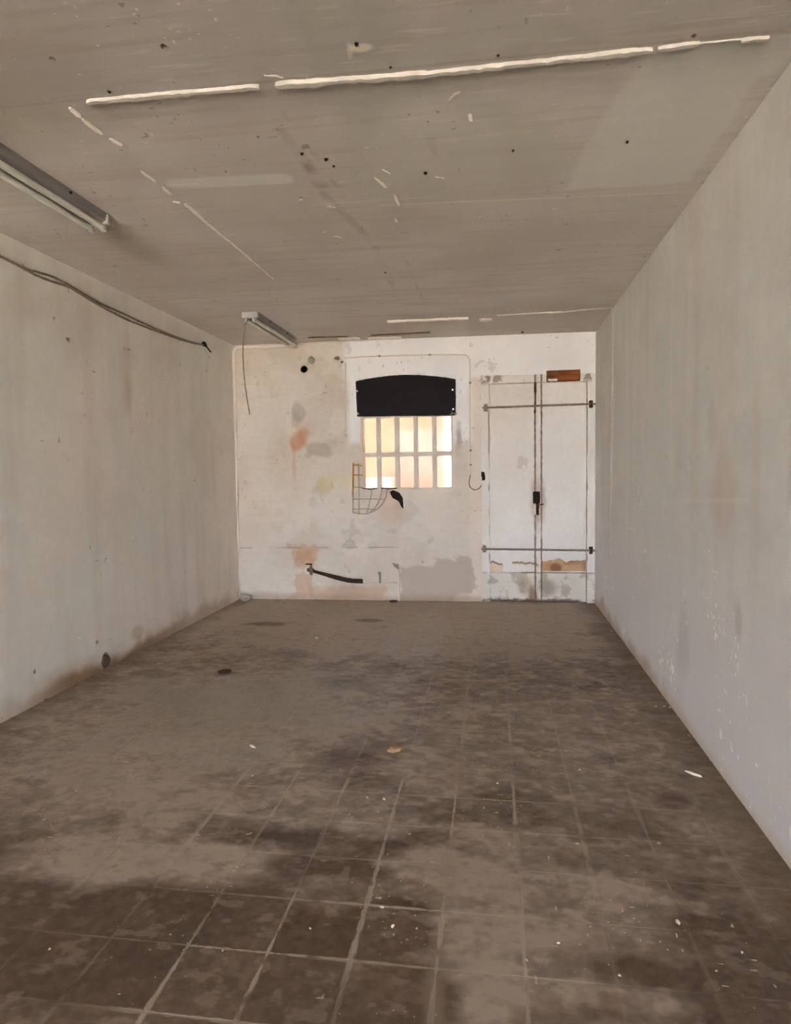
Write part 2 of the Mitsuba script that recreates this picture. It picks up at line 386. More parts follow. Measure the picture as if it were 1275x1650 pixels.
    w = 0.003 + 0.011 * noise(x * 6, y * 6, 20.0)
    jx = 1 - smoothstep(w * 0.4, w * 1.1, ex + 0.010 * (fine - 0.5))
    jy = 1 - smoothstep(w * 0.3, w * 0.8, ey + 0.010 * (fine - 0.5))
    c = mix(c, lin(158, 144, 128), 0.8 * wear * dr.clip(0.32 + 0.68 * strong, 0, 1) * smoothstep(0.15, 0.5, fbm(x * 20, y * 20, 50.0, 2)) * dr.maximum(jx, 0.8 * jy))
    near = smoothstep(0.05, 0.0, dr.abs(x + 0.165 + 0.05 * (mid - 0.5))) * smoothstep(0.3, 0.65, noise(y * 3.5, 6.0)) * smoothstep(5.5, 4.5, y)
    c = mix(c, lin(140, 125, 108), 0.5 * near)
    # stains
    for cx, cy, rx, ry, a, k in (*(0.769, 2.928), 0.085, 0.07, .6, 0), (*(-2.166, 6.028), 0.22, 0.10, .6, 1), (*(-1.180, 6.239), 0.12, 0.06, .55, 1), (*(-1.932, 4.485), 0.10, 0.09, .6, 1), (*(-1.584, 4.988), 0.22, 0.16, .3, 1), (*(-1.015, 4.365), 0.2, 0.12, .3, 1), (*(-2.398, 4.440), 0.2, 0.1, .3, 2), (*(1.064, 5.723), 0.2, 0.6, .25, 1):
        c = mix(c, (lin(72, 48, 38), lin(66, 54, 42), lin(92, 76, 50))[k], a * spot(x, y, cx, cy, rx, ry, mid, 1.6, 0.4))
    grn = spot(x, y, *(-1.624, 3.932), 0.7, 0.75, mid, 1.4, 0.5)
    c = mix(c, lin(132, 128, 112), 0.35 * grn)
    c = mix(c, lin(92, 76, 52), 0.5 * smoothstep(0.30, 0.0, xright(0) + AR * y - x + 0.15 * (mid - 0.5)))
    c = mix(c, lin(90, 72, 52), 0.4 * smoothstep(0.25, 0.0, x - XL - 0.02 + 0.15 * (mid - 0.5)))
    c = mix(c, lin(206, 196, 180), 0.6 * smoothstep(0.93, 0.96, noise(x * 70, y * 70, 5.0)) * smoothstep(0.55, 0.68, fbm(x * 3, y * 3, 14.0, 2)))
    return c


def door_colour(p, n, uv):
    x, z = p.x, p.z
    mid = fbm(x * 6, z * 6, 5.0, 3)
    fine = fbm(x * 30, z * 30, 2.0, 3)
    c = mix(lin(220, 215, 208), lin(214, 206, 196), smoothstep(0.35, 0.65, fbm(x * 1.5, z * 1.2, 3.0, 3)))
    c = c * (0.96 + 0.08 * fine)
    c = mix(c, lin(180, 170, 160), 0.5 * spot(x, z, *(0.321, 1.519), 0.045, 0.06, fine, 2.0, 0.4))
    kick = smoothstep(0.320, 0.312, z)
    c = mix(c, lin(196, 188, 172), 0.6 * kick)
    c = mix(c, lin(150, 132, 108), 0.55 * kick * smoothstep(0.52, 0.66, fbm(x * 9, z * 9, 71.0, 4)))
    c = mix(c, lin(150, 140, 126), 0.75 * kick * dr.maximum(spot(x, z, *(0.344, 0.164), 0.07, 0.08, mid, 0.5, 0.5), spot(x, z, *(0.595, 0.153), 0.10, 0.09, mid, 0.5, 0.5)))
    c = mix(c, lin(196, 172, 138), 0.5 * kick * spot(x, z, *(0.384, 0.103), 0.05, 0.16, mid, 1.2, 0.4))
    # paint lifted off above the kick plates
    n1 = 0.035 * (fbm(x * 14, 1.0, 2.0, 3) - 0.5) * 2
    top = 0.415 + n1
    band = smoothstep(0.322, 0.328, z) * smoothstep(top + 0.006, top - 0.004, z)
    lx0, lx1 = smoothstep(-0.03, -0.02, x), smoothstep(0.12, 0.10, x + 0.03 * (mid - 0.5))
    rx0 = smoothstep(0.520, 0.524, x) * smoothstep(0.995, 0.985, x)
    mx = smoothstep(0.20, 0.22, x + 0.03 * (mid - 0.5)) * smoothstep(0.50, 0.48, x)
    rightband = smoothstep(0.335, 0.345, z) * smoothstep(0.462, 0.452, z - 0.7 * n1) * rx0
    brown = mix(mix(lin(168, 118, 78), lin(132, 82, 50), smoothstep(0.35, 0.6, mid)), lin(184, 152, 108), 0.8 * smoothstep(0.58, 0.75, fbm(x * 9, z * 9, 22.0, 3)))
    c = mix(c, brown, 0.95 * rightband)
    c = mix(c, lin(120, 62, 34), 0.7 * rightband * spot(x, z, *(0.674, 0.370), 0.05, 0.05, mid, 1.0, 0.4))
    edge = smoothstep(0.018, 0.004, dr.abs(z - top - 0.002))
    c = mix(c, lin(214, 170, 132), 0.55 * band * lx0 * lx1)
    c = mix(c, lin(190, 172, 130), 0.55 * band * mx * smoothstep(top - 0.04, top, z))
    c = mix(c, lin(140, 104, 66), 0.85 * edge * dr.maximum(dr.maximum(lx0 * lx1, mx), 0))
    c = mix(c, lin(120, 76, 46), 0.7 * smoothstep(0.012, 0.0, dr.abs(z - 0.322)) * smoothstep(0.35, 0.6, fbm(x * 8, 3.0, 1.0, 2)))
    # rust at the sill, the meeting stile and the lock
    c = mix(c, lin(82, 52, 34), 0.9 * smoothstep(0.045, 0.015, z + 0.03 * (fine - 0.5)) * smoothstep(0.2, 0.42, mid + 0.25 * smoothstep(0.3, 0.5, x) * smoothstep(0.6, 0.5, x)))
    c = mix(c, lin(112, 72, 44), 0.75 * spot(x, z, 0.44, 0.03, 0.06, 0.14, mid, 1.4, 0.4))
    seam = dr.minimum(dr.abs(x - 0.456), dr.abs(x - 0.522))
    c = mix(c, lin(110, 84, 62), 0.85 * smoothstep(0.014, 0.004, seam + 0.010 * (fine - 0.5)) * smoothstep(0.28, 0.5, fbm(z * 3, 4.0, 1.0, 3) + 0.25 * smoothstep(2.0, 1.4, z)))
    c = mix(c, lin(150, 120, 96), 0.5 * spot(x, z, 0.49, 1.12, 0.07, 0.22, mid, 1.4, 0.5))
    fr = dr.minimum(dr.abs(x + 0.036), dr.abs(x - 0.998))
    c = mix(c, lin(130, 104, 80), 0.75 * smoothstep(0.012, 0.002, fr) * smoothstep(0.38, 0.6, fbm(z * 4, 9.0, 1.0, 3)))
    c = mix(c, lin(116, 92, 72), 0.7 * smoothstep(0.60, 0.68, fbm(x * 12, z * 12, 3.0, 3)) * smoothstep(2.33, 2.40, z) * smoothstep(0.42, 0.6, fbm(x * 3, 6.0, 1.0, 2)))
    return c


def wood_colour(p, n, uv):
    x, z = p.x, p.z
    g = fbm(x * 4, z * 70, p.y * 8, 3)
    c = mix(lin(98, 52, 26), lin(150, 82, 44), smoothstep(0.25, 0.75, g))
    return mix(c, lin(86, 66, 44), 0.8 * smoothstep(0.72, 0.58, x + 0.08 * (g - 0.5)))


def plaster_colour(p, n, uv):
    f = fbm(p.x * 30, p.y * 30, p.z * 30, 3)
    return mix(lin(176, 168, 156), lin(200, 193, 182), f)


def peach_colour(p, n, uv):
    f = fbm(p.x * 0.6, p.y, p.z * 0.6, 3)
    return mix(lin(205, 168, 140), lin(212, 180, 155), f)


def relief(fn, bsdf, scale):
    return {'type': 'bumpmap', 'arbitrary': mikit.proc(fn, 0.003), 'scale': scale, 'bsdf': bsdf}


def wall_relief(p, n, uv):
    return fbm(p.x * 9 + p.y * 9, p.z * 9, 3.0, 3) + 0.25 * fbm(p.x * 60 + p.y * 60, p.z * 60, 1.0, 2)


def matte(key, col, rough=0.9, spec=0.15, bump=None, scale=0.0, metallic=0.0):
    b = {'type': 'principled', 'base_color': mikit.proc(col) if callable(col) else {'type': 'rgb', 'value': col}, 'roughness': rough, 'specular': spec, 'metallic': metallic}
    if bump:
        b = relief(bump, b, scale)
    scene[key] = {'type': 'twosided', 'bsdf': b}


matte('mat_back', back_colour)
matte('mat_left', left_colour)
matte('mat_right', right_colour)
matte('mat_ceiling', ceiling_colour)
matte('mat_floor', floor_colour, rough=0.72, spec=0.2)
matte('mat_door', door_colour, rough=0.6, spec=0.3)
matte('mat_wood', wood_colour, rough=0.7, spec=0.2)
matte('mat_plaster', plaster_colour)
matte('mat_peach', peach_colour)
matte('mat_lattice', lin(206, 194, 180), rough=0.7)
matte('mat_board', lin(20, 17, 17), rough=0.6, spec=0.12)
matte('mat_screw', lin(196, 188, 178), rough=0.4, metallic=0.6)
matte('mat_steel', lin(128, 112, 98), rough=0.5, spec=0.4)
matte('mat_rust', lin(62, 44, 32), rough=0.9)
matte('mat_stub', lin(92, 76, 64), rough=0.9)
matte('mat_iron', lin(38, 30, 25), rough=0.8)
matte('mat_wire', lin(172, 156, 138), rough=0.7)
matte('mat_ochre', lin(176, 128, 52), rough=0.7)
matte('mat_conduit', lin(208, 198, 182), rough=0.6)
matte('mat_ceiling_conduit', lin(176, 162, 142), rough=0.7)
matte('mat_brown', lin(118, 94, 70), rough=0.8)
matte('mat_wall_conduit', lin(190, 182, 168), rough=0.7)
matte('mat_cable', lin(126, 114, 96), rough=0.7)
matte('mat_hose', lin(52, 40, 30), rough=0.6)
matte('mat_brass', lin(112, 98, 82), rough=0.45, metallic=0.5)
matte('mat_lamp', lin(176, 172, 166), rough=0.45, spec=0.4)
matte('mat_lamp_side', lin(122, 117, 112), rough=0.5, spec=0.4)
matte('mat_tube', lin(206, 204, 190), rough=0.15, spec=0.6)
matte('mat_cap', lin(214, 212, 208), rough=0.25, metallic=0.7)
matte('mat_white', lin(226, 216, 204), rough=0.8)
matte('mat_mortar', lin(112, 102, 86), rough=0.95)
matte('mat_chip', lin(186, 174, 156), rough=0.9)
matte('mat_paper', lin(160, 132, 96), rough=0.9)
matte('mat_rag', lin(176, 166, 152), rough=0.95)
matte('mat_grey', lin(142, 138, 124), rough=0.95)
matte('mat_pavement', lin(150, 146, 140), rough=0.95)
scene['mat_glass'] = {'type': 'thindielectric', 'int_ior': 1.12}

# ------------------------------------------------------------------ the room
OUT = 0.25
YN = 9.0


def hole(kind, a, b, r, seed, depth=None, rough=0.35, sx=1.0, sy=1.0, n=11):
    depth = depth or 2.4 * r
    poly = ragged(r, seed, n, rough, sx, sy)
    q = [(a + u, b + v) for u, v in poly]
    if kind == 'ceiling':
        z = zceil(a, b)
        return man(prism(q, z - 0.02, z + depth))
    if kind == 'back':
        return man(upright(q, -0.02, depth))
    if kind == 'left':
        x = xleft(a)
        return man(side(q, x - depth, x + 0.02))
    x = xright(a)
    return man(side(q, x - 0.02, x + depth))


# floor: a slab of mortar, the cement tiles laid on it
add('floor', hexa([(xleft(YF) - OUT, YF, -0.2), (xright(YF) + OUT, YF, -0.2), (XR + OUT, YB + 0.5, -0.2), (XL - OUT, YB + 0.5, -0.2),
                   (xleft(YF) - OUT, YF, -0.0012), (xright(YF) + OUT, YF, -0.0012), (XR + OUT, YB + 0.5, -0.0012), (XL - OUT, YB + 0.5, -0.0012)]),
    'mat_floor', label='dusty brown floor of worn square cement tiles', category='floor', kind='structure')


def tile_mesh(seed, w, h):
    g = random.Random(seed)
    c = [0.004 + 0.008 * g.random() ** 2 for _ in range(4)]
    b, o = 0.0009, []
    for k, (sx, sy) in enumerate(((-1, -1), (1, -1), (1, 1), (-1, 1))):
        p1, p2 = (sx * (w - c[k]), sy * h), (sx * w, sy * (h - c[k]))
        o += [p1, p2] if sx * sy < 0 else [p2, p1]
    o = np.array(o)
    n = len(o)
    v = np.vstack([np.c_[o, np.full(n, -0.0035)], np.c_[o, np.full(n, -b)], np.c_[o * (1 - b / w), np.full(n, 0.0)]])
    f = []
    for L_ in (0, 1):
        for i in range(n):
            j = (i + 1) % n
            f += [[L_ * n + i, L_ * n + j, (L_ + 1) * n + j], [L_ * n + i, (L_ + 1) * n + j, (L_ + 1) * n + i]]
    f += [[2 * n, 2 * n + i, 2 * n + i + 1] for i in range(1, n - 1)]
    return trimesh.Trimesh(v, np.array(f), process=False)


def seen_area(x, y):
    d = np.array([x, y, 0.0]) - EYE
    w = d @ fwd
    if w < 0.3:
        return 0
    u, v = 637.5 + F_PX * (d @ rgt) / w, 825 - F_PX * (d @ upv) / w
    return 1 / w ** 3 if -40 < u < 1315 and -40 < v < 1690 else 0


HW, HH = TPX / 2 - 0.0014, TPY / 2 - 0.0014
variants = [tile_mesh(40 + i, HW, HH) for i in range(5)]
tiles = []
for i in range(-12, 8):
    for j in range(-36, 23):
        cx, cy = TX + (i + 0.5) * TPX, TY + (j + 0.5) * TPY
        x0, x1, y1 = max(cx - HW, xleft(cy) + 0.004), min(cx + HW, xright(cy) - 0.004), min(cy + HH, yback(cx) - 0.004)
        if x1 - x0 > 0.03 and y1 - (cy - HH) > 0.03 and cy - HH > YF:
            tiles.append((seen_area((x0 + x1) / 2, cy), cx, cy, x0, x1, cy - HH, y1, (i * 7 + j * 3) % 5, (i * 131 + j * 57) % 97 / 97))
tiles.sort(key=lambda t: -t[0])
tile_ply = [mikit.ply(m, 'mat_floor') for m in variants]
rest = []
for k, (a, cx, cy, x0, x1, y0, y1, v, r) in enumerate(tiles):
    lift = 0.0004 * (r - 0.5)
    cut = x1 - x0 < 2 * HW - 1e-4 or y1 - y0 < 2 * HH - 1e-4
    m = tile_mesh(90 + v, (x1 - x0) / 2, (y1 - y0) / 2) if cut else variants[v]
    place = ((x0 + x1) / 2, (y0 + y1) / 2, lift)
    if k < 300 and a > 0:
        d = dict(mikit.ply(m, 'mat_floor')) if cut else dict(tile_ply[v])
        d['to_world'] = T().translate(list(place))
        scene[fresh('floor__tile')] = d
    else:
        m = m.copy()
        m.apply_translation(place)
        rest.append(m)
add('floor__far_tiles', cat(*rest), 'mat_floor', kind='stuff')

# ceiling slab with its old fixing holes
HOLES_C = [(*(-1.084, 2.185), .016), (*(-1.494, 2.183), .012), (*(-1.416, 2.398), .010), (*(-0.443, 2.276), .011), (*(-0.349, 2.420), .007), (*(0.029, 2.413), .007),
           (*(0.670, 2.414), .011), (*(-0.841, 2.989), .012), (*(-0.747, 3.059), .014), (*(-0.729, 3.131), .010), (*(-0.627, 3.201), .008), (*(-0.310, 3.274), .014),
           (*(-0.253, 2.805), .006), (*(-0.080, 2.781), .007), (*(0.101, 3.116), .009), (*(-0.986, 3.462), .022), (*(-1.250, 3.103), .010), (*(0.595, 3.119), .011),
           (*(0.558, 3.710), .009), (*(0.441, 4.540), .020), (*(0.443, 4.084), .009), (*(0.407, 4.010), .007), (*(-0.737, 4.272), .018), (*(-0.758, 4.823), .011),
           (*(-0.754, 3.927), .011), (*(0.320, 7.133), .022), (*(-1.946, 6.312), .024), (*(0.398, 3.674), .010), (*(-0.984, 2.812), .008), (*(1.037, 3.952), .008),
           (*(-1.093, 7.019), .028), (*(-0.769, 6.739), .018)]
slab = man(hexa([(xleft(YF) - OUT, YF, zceil(XL, YF)), (xright(YF) + OUT, YF, zceil(XR, YF)), (XR + OUT, YB + 0.3, zceil(XR, YB)), (XL - OUT, YB + 0.3, zceil(XL, YB)),
                 (xleft(YF) - OUT, YF, 3.12), (xright(YF) + OUT, YF, 3.12), (XR + OUT, YB + 0.3, 3.12), (XL - OUT, YB + 0.3, 3.12)]))
for k, (x, y, r) in enumerate(HOLES_C):
    slab = slab - hole('ceiling', x, y, r, 100 + k, sy=1.25)
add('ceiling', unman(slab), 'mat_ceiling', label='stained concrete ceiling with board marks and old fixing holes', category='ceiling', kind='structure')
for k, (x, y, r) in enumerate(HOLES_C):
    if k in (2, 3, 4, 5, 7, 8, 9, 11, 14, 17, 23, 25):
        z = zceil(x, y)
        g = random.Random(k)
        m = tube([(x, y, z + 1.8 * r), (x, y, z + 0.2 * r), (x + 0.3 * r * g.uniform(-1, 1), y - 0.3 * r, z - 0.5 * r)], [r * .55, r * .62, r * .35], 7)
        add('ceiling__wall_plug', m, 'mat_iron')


def ceiling_strip(x0, y0, x1, y1, w, t, seed, step=0.03, rough=0.35):
    """A ragged ridge of plaster left on the soffit."""
    g = random.Random(seed)
    n = max(4, int(math.hypot(x1 - x0, y1 - y0) / step))
    dx, dy = x1 - x0, y1 - y0
    L_ = math.hypot(dx, dy)
    px, py = -dy / L_, dx / L_
    vs, f, a, b = [], [], 0.5, 0.5
    for i in range(n + 1):
        s = i / n
        a += 0.4 * (g.random() - a)
        b += 0.4 * (g.random() - b)
        if g.random() < 0.14:
            a = g.random() * 1.3
        cx, cy = x0 + s * dx, y0 + s * dy
        wa, wb = w / 2 * (1 - rough + rough * 2 * a), w / 2 * (1 - rough + rough * 2 * b)
        if i in (0, n):
            wa, wb = wa * .6, wb * .6
        z = zceil(cx, cy)
        th = t * (0.75 + 0.5 * g.random())
        vs += [(cx + px * wa, cy + py * wa, z + 0.004), (cx + px * wa * .8, cy + py * wa * .8, z - th), (cx - px * wb * .8, cy - py * wb * .8, z - th), (cx - px * wb, cy - py * wb, z + 0.004)]
    for i in range(n):
        for j in range(4):
            k = (j + 1) % 4
            f += [[i * 4 + j, i * 4 + k, i * 4 + 4 + k], [i * 4 + j, i * 4 + 4 + k, i * 4 + 4 + j]]
    f += [[0, 2, 1], [0, 3, 2], [n * 4, n * 4 + 1, n * 4 + 2], [n * 4, n * 4 + 2, n * 4 + 3]]
    m = trimesh.Trimesh(np.array(vs), np.array(f), process=False)
    m.fix_normals()
    return m


STRIPS = [(*(-1.533, 2.438), *(-0.846, 2.448), .026, .012, 'short white plaster ridge across the ceiling near the long lamp'), (*(-0.784, 2.448), *(-0.221, 2.470), .030, .013, 'long white plaster ridge across the ceiling'),
          (*(-0.221, 2.470), *(0.194, 2.465), .026, .012, 'long white plaster ridge across the ceiling'), (*(0.194, 2.465), *(0.550, 2.457), .024, .012, 'long white plaster ridge across the ceiling'), (*(0.567, 2.458), *(0.699, 2.451), .024, .010, 'long white plaster ridge across the ceiling'),
          (*(0.699, 2.452), *(0.833, 2.453), .006, .004, 'thin end of the plaster ridge beside the right wall'), (*(0.834, 2.455), *(0.921, 2.454), .018, .010, 'end piece of the plaster ridge beside the right wall'),
          (*(-0.988, 6.358), *(-0.214, 6.373), .060, .016, 'thin white plaster ridge across the far end of the ceiling'), (*(-0.112, 6.471), *(0.006, 6.467), .10, .014, 'short white plaster ridge at the far end of the ceiling'),
          (*(0.046, 6.320), *(0.632, 6.283), .012, .005, None),
          (*(-1.643, 7.097), *(-1.409, 7.125), .13, .012, 'white plaster bead where ceiling meets back wall'), (*(-1.324, 7.142), *(-0.960, 7.162), .11, .012, 'white plaster bead where ceiling meets back wall')]
for k, (x0, y0, x1, y1, w, t, l) in enumerate(STRIPS):
    add('ceiling__plaster_ridge', ceiling_strip(x0, y0, x1, y1, w, t, 300 + k, 0.022, 0.5), 'mat_plaster' if k < 7 else 'mat_white', smooth=35, label=l)
g = random.Random(5)
trace = [((-1.626, 2.467), (-1.627, 2.540), .9), ((-1.626, 2.550), (-1.618, 2.675), 1.0), ((-1.606, 2.715), (-1.592, 2.777), .8), ((-1.638, 3.024), (-1.628, 3.135), .5), ((-1.624, 3.200), (-1.623, 3.291), .6),
         ((-1.662, 3.380), (-1.631, 3.401), .6), ((-1.609, 3.414), (-1.614, 3.671), .8), ((-1.614, 3.671), (-1.604, 4.027), .7), ((-1.604, 4.027), (-1.600, 4.454), .55), ((-1.600, 4.454), (-1.599, 4.829), .5)]
for k, (a, b, w) in enumerate(trace):
    add('ceiling__plaster_trace', ceiling_strip(*a, *b, 0.022 * w, 0.007, 400 + k, 0.02, 0.8), 'mat_white', smooth=35)
for k, (a, ln, ang) in enumerate((((-0.540, 3.326), .11, 1.2), ((-0.494, 3.210), .05, .8), ((-0.491, 3.547), .12, 1.5), ((-0.536, 3.828), .04, 1.4), ((-0.982, 3.939), .05, -.9), ((-0.245, 3.319), .05, .1), ((-0.080, 2.786), .04, 1.5), ((-0.135, 2.620), .08, -1.0), ((-0.772, 2.392), .07, 0.1), ((-0.925, 4.034), .05, .05), ((-0.854, 3.576), .05, .05))):
    x, y = a
    z = zceil(x, y)
    gg = random.Random(k)
    w = 0.013 + 0.008 * gg.random()
    rows = []
    for i in range(6):
        s = i / 5
        c, s_ = math.cos(ang), math.sin(ang)
        for t in (-1, 1):
            u, v = (s - .5) * ln, t * w / 2 * (0.4 + 1.2 * s * (1.25 - s)) * gg.uniform(.7, 1.2)
            rows.append((x + u * c - v * s_, y + u * s_ + v * c, z - 0.001 - 0.010 * s * s - 0.003 * gg.random()))
    f = []
    for i in range(5):
        f += [[2 * i, 2 * i + 1, 2 * i + 3], [2 * i, 2 * i + 3, 2 * i + 2]]
    top = np.array(rows)
    v = np.vstack([top, top - [0, 0, 0.0015]])
    f2 = [[a_ + 12, c_ + 12, b_ + 12] for a_, b_, c_ in f]
    rim = [0, 2, 4, 6, 8, 10, 11, 9, 7, 5, 3, 1]
    f3 = []
    for i in range(12):
        p_, q_ = rim[i], rim[(i + 1) % 12]
        f3 += [[p_, q_, q_ + 12], [p_, q_ + 12, p_ + 12]]
    m = trimesh.Trimesh(v, np.array(f + f2 + f3), process=False)
    m.fix_normals()
    add('ceiling__paint_flake', m, 'mat_white')

# side walls
HOLES_L = [(*(4.235, 2.383), .022, 1.3, .7), (*(4.951, 2.447), .022, 1.0, .7), (*(5.016, 2.453), .018, 1.2, .6), (*(5.899, 2.466), .017, 1, 1), (*(4.419, 0.229), .022, 1.2, .9), (*(4.209, 0.314), .018, .9, 1), (*(3.832, 0.002), .02, 1.2, .7), (*(3.741, 0.215), .018, 1, 1)]
wl = man(hexa([(xleft(YF) - OUT, YF, -0.1), (xleft(YF), YF, -0.1), (XL, yback(XL), -0.1), (XL - OUT, yback(XL), -0.1),
               (xleft(YF) - OUT, YF, 2.91), (xleft(YF), YF, zceil(xleft(YF), YF)), (XL, yback(XL), zceil(XL, YB)), (XL - OUT, yback(XL), 2.91)]))
for k, (y, z, r, a, b) in enumerate(HOLES_L):
    wl = wl - hole('left', y, z, r, 500 + k, sx=a, sy=b)
wl = wl - hole('left', *(4.517, 0.056), 0.062, 560, depth=0.12, rough=0.2, sx=1.0, sy=1.15, n=16)
add('wall_left', unman(wl), 'mat_left', label='long grey-beige painted wall on the left with streaks and a brown damp foot', category='wall', kind='structure')
y0_, z0_ = (4.517, 0.056)
ring = tube([(xleft(y0_) - 0.10, y0_, z0_), (xleft(y0_) - 0.03, y0_, z0_), (xleft(y0_) + 0.010, y0_ - 0.002, z0_)], [0.046, 0.048, 0.042], 14)
add('wall_left__pipe_stub', ring, 'mat_stub', smooth=40, label='rusty cut-off pipe stub in the wall foot')
HOLES_R = [(*(4.103, 2.027), .012), (*(3.492, 1.932), .010), (*(3.501, 1.708), .016), (*(3.500, 1.680), .009), (*(4.296, 1.507), .016), (*(3.972, 1.452), .014), (*(4.083, 1.561), .009), (*(4.062, 1.380), .010),
           (*(6.094, 1.428), .012), (*(3.851, 0.686), .013), (*(3.028, 1.672), .010)]
wr = man(hexa([(xright(YF), YF, -0.1), (xright(YF) + OUT, YF, -0.1), (XR + OUT, yback(XR), -0.1), (XR, yback(XR), -0.1),
               (xright(YF), YF, zceil(xright(YF), YF)), (xright(YF) + OUT, YF, 2.88), (XR + OUT, yback(XR), 2.88), (XR, yback(XR), zceil(XR, YB))]))
for k, (y, z, r) in enumerate(HOLES_R):
    wr = wr - hole('right', y, z, r, 600 + k, sy=1.2)
add('wall_right', unman(wr), 'mat_right', label='long grey painted wall on the right with scraped paint flecks', category='wall', kind='structure')

# back wall, in its own frame: opening for the window and for the double door
LW = 0.30
wb = man(bx(XL - OUT, XR + OUT, 0, LW, -0.1, 2.90))
WIN = (-1.447, -0.420, 1.236, 2.075)
wb = wb - man(bx(WIN[0], WIN[1], -0.1, LW + 0.1, WIN[2], WIN[3]))
DOOR = (-0.034, 0.997, 0.0, 2.365)
wb = wb - man(upright([((-1.045, 1.137)[0] + a, (-1.045, 1.137)[1] + b) for a, b in ((-.085, .075), (-.045, .10), (.025, .07), (.065, .01), (.070, -.11), (.050, -.10), (.01, -.025), (-.055, .01))], -.1, .12))
wb = wb - man(bx(DOOR[0], DOOR[1], -0.1, LW + 0.1, -0.004, DOOR[3]))
u_, z_ = (-2.071, 2.593)
wb = wb - hole('back', u_, z_, 0.040, 700, depth=0.22, rough=0.04, n=22)
u_, z_ = (-1.983, 2.689)
wb = wb - hole('back', u_, z_, 0.041, 701, depth=0.012, rough=0.06, n=22)
for k, (u, z, r, sx_, sy_, d) in enumerate(((*(-1.694, 2.702), .050, 1.0, .55, .02), (*(-1.638, 2.659), .034, .7, .9, .018), (*(-2.542, 2.658), .038, 1.1, .55, .008), (*(-0.097, 1.364), .045, .45, 1.0, .03),
                                             (*(-2.380, 2.521), .010, 1, 1, .02), (*(-2.308, 2.526), .010, 1, 1, .02), (*(-1.769, 1.788), .010, 1, 1, .02), (*(-0.135, 1.587), .010, 1, 1, .03), (*(-2.405, 1.592), .009, 1, 1, .03), (*(-0.168, 0.762), .010, 1, 1, .03), (*(-0.128, 0.660), .008, 1, 1, .03), (*(-0.081, 0.660), .008, 1, 1, .03), (*(-0.165, 0.173), .010, 1, 1, .03), (*(-0.968, 2.648), .008, 1, 1, .03), (*(0.699, 2.626), .009, 1, 1, .03), (*(0.903, 2.670), .008, 1, 1, .03), (*(0.859, 2.639), .008, 1, 1, .03))):
    wb = wb - man(upright([(u + a, z + b) for a, b in ragged(r, 720 + k, 13, .45, sx_, sy_)], -0.02, d))
add('wall_back', back(unman(wb)), 'mat_back', label='whitewashed back wall with rust and damp stains around the barred window', category='wall', kind='structure')
u_, z_ = (-1.983, 2.689)
add('wall_back__filler_disc', back(upright([(u_ + .038 * math.cos(a), z_ + .038 * math.sin(a)) for a in np.arange(20) * math.pi / 10], 0.004, 0.012)), 'mat_grey', label='grey round mortar plug beside the black hole')
for (a, b) in (((-1.694, 2.702), .046), ((-1.638, 2.659), .03)):
    g = random.Random(int(1000 * b))
    m = trimesh.creation.icosphere(2, 1.0)
    m.vertices *= 1 + 0.25 * (np.array([g.random() for _ in m.vertices])[:, None] - .5)
    m.apply_scale((b * .8, 0.009, b * .42))
    m.apply_translation((a[0], 0.016, a[1]))
    add('wall_back__bare_mortar', back(m), 'mat_mortar')

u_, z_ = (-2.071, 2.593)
add('wall_back__hole_shade_cup', back(man_tube(u_, z_, 0.036, 0.006, 0.20)), 'mat_iron', label='black cup standing for the shade in the round hole near the top left of the wall')  # black lining added so the round hole looks deeply shaded
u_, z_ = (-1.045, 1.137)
add('wall_back__hole_shade_plate', back(upright([(u_ + a, z_ + b) for a, b in ((-.105, .095), (-.05, .12), (.03, .085), (.085, .02), (.088, -.13), (.055, -.12), (.01, -.045), (-.075, .0))], .03, .05)), 'mat_iron', label='dark plate standing for the shade in the broken hole under the window')  # dark plate set inside the hole in place of its shade

# front of the room: the open street door the daylight comes through
wf = man(bx(xleft(YF) - OUT, xright(YF) + OUT, YF - 0.25, YF, -0.2, 3.12)) - man(bx(xleft(YF) + 0.12, xright(YF) - 0.12, YF - 0.5, YF + 0.1, -0.003, 2.75))
add('wall_front', unman(wf), 'mat_left', label='street wall behind the viewer with its wide open doorway', category='wall', kind='structure')
add('pavement', bx(-30, 30, -40, YF - 0.25, -0.3, -0.06), 'mat_pavement', label='grey pavement outside the street doorway', category='pavement', kind='structure')
add('yard', bx(-30, 30, YB + 0.55, 40, -0.3, -0.06), 'mat_pavement', label='grey yard ground outside the barred window', category='yard', kind='structure')

# ------------------------------------------------------------------ window
CX = [*(-1.347, 1.649)[:1], *(-1.143, 1.645)[:1], *(-0.934, 1.642)[:1], *(-0.729, 1.638)[:1], *(-0.522, 1.634)[:1]]
ROWS = [(*(-0.934, 1.652)[1:], 2.036), (*(-0.940, 1.259)[1:], *(-0.935, 1.604)[1:])]
PW = 0.0795
outer = sbox(WIN[0], WIN[2], WIN[1], WIN[3])
cells = [sbox(c - PW, r0, c + PW, r1).buffer(-0.02).buffer(0.02, quad_segs=4) for c in CX for r0, r1 in ROWS]
lattice = outer.difference(unary_union(cells))
strips_ = [sbox((CX[i] + CX[i + 1]) / 2 - 0.0225 - 0.02, WIN[2] + 0.015, (CX[i] + CX[i + 1]) / 2 + 0.0225 + 0.02, WIN[3] - 0.035) for i in range(4)]
midz = (ROWS[0][0] + ROWS[1][1]) / 2
tband = sbox(CX[0] - PW, midz - 0.045, CX[4] + PW, midz + 0.045)


def solid(geom, y0, y1):
    gs = [q for q in getattr(geom, 'geoms', [geom]) if isinstance(q, Polygon) and q.area > 1e-6]
    return back(cat(*[upright(q, y0, y1) for q in gs]))


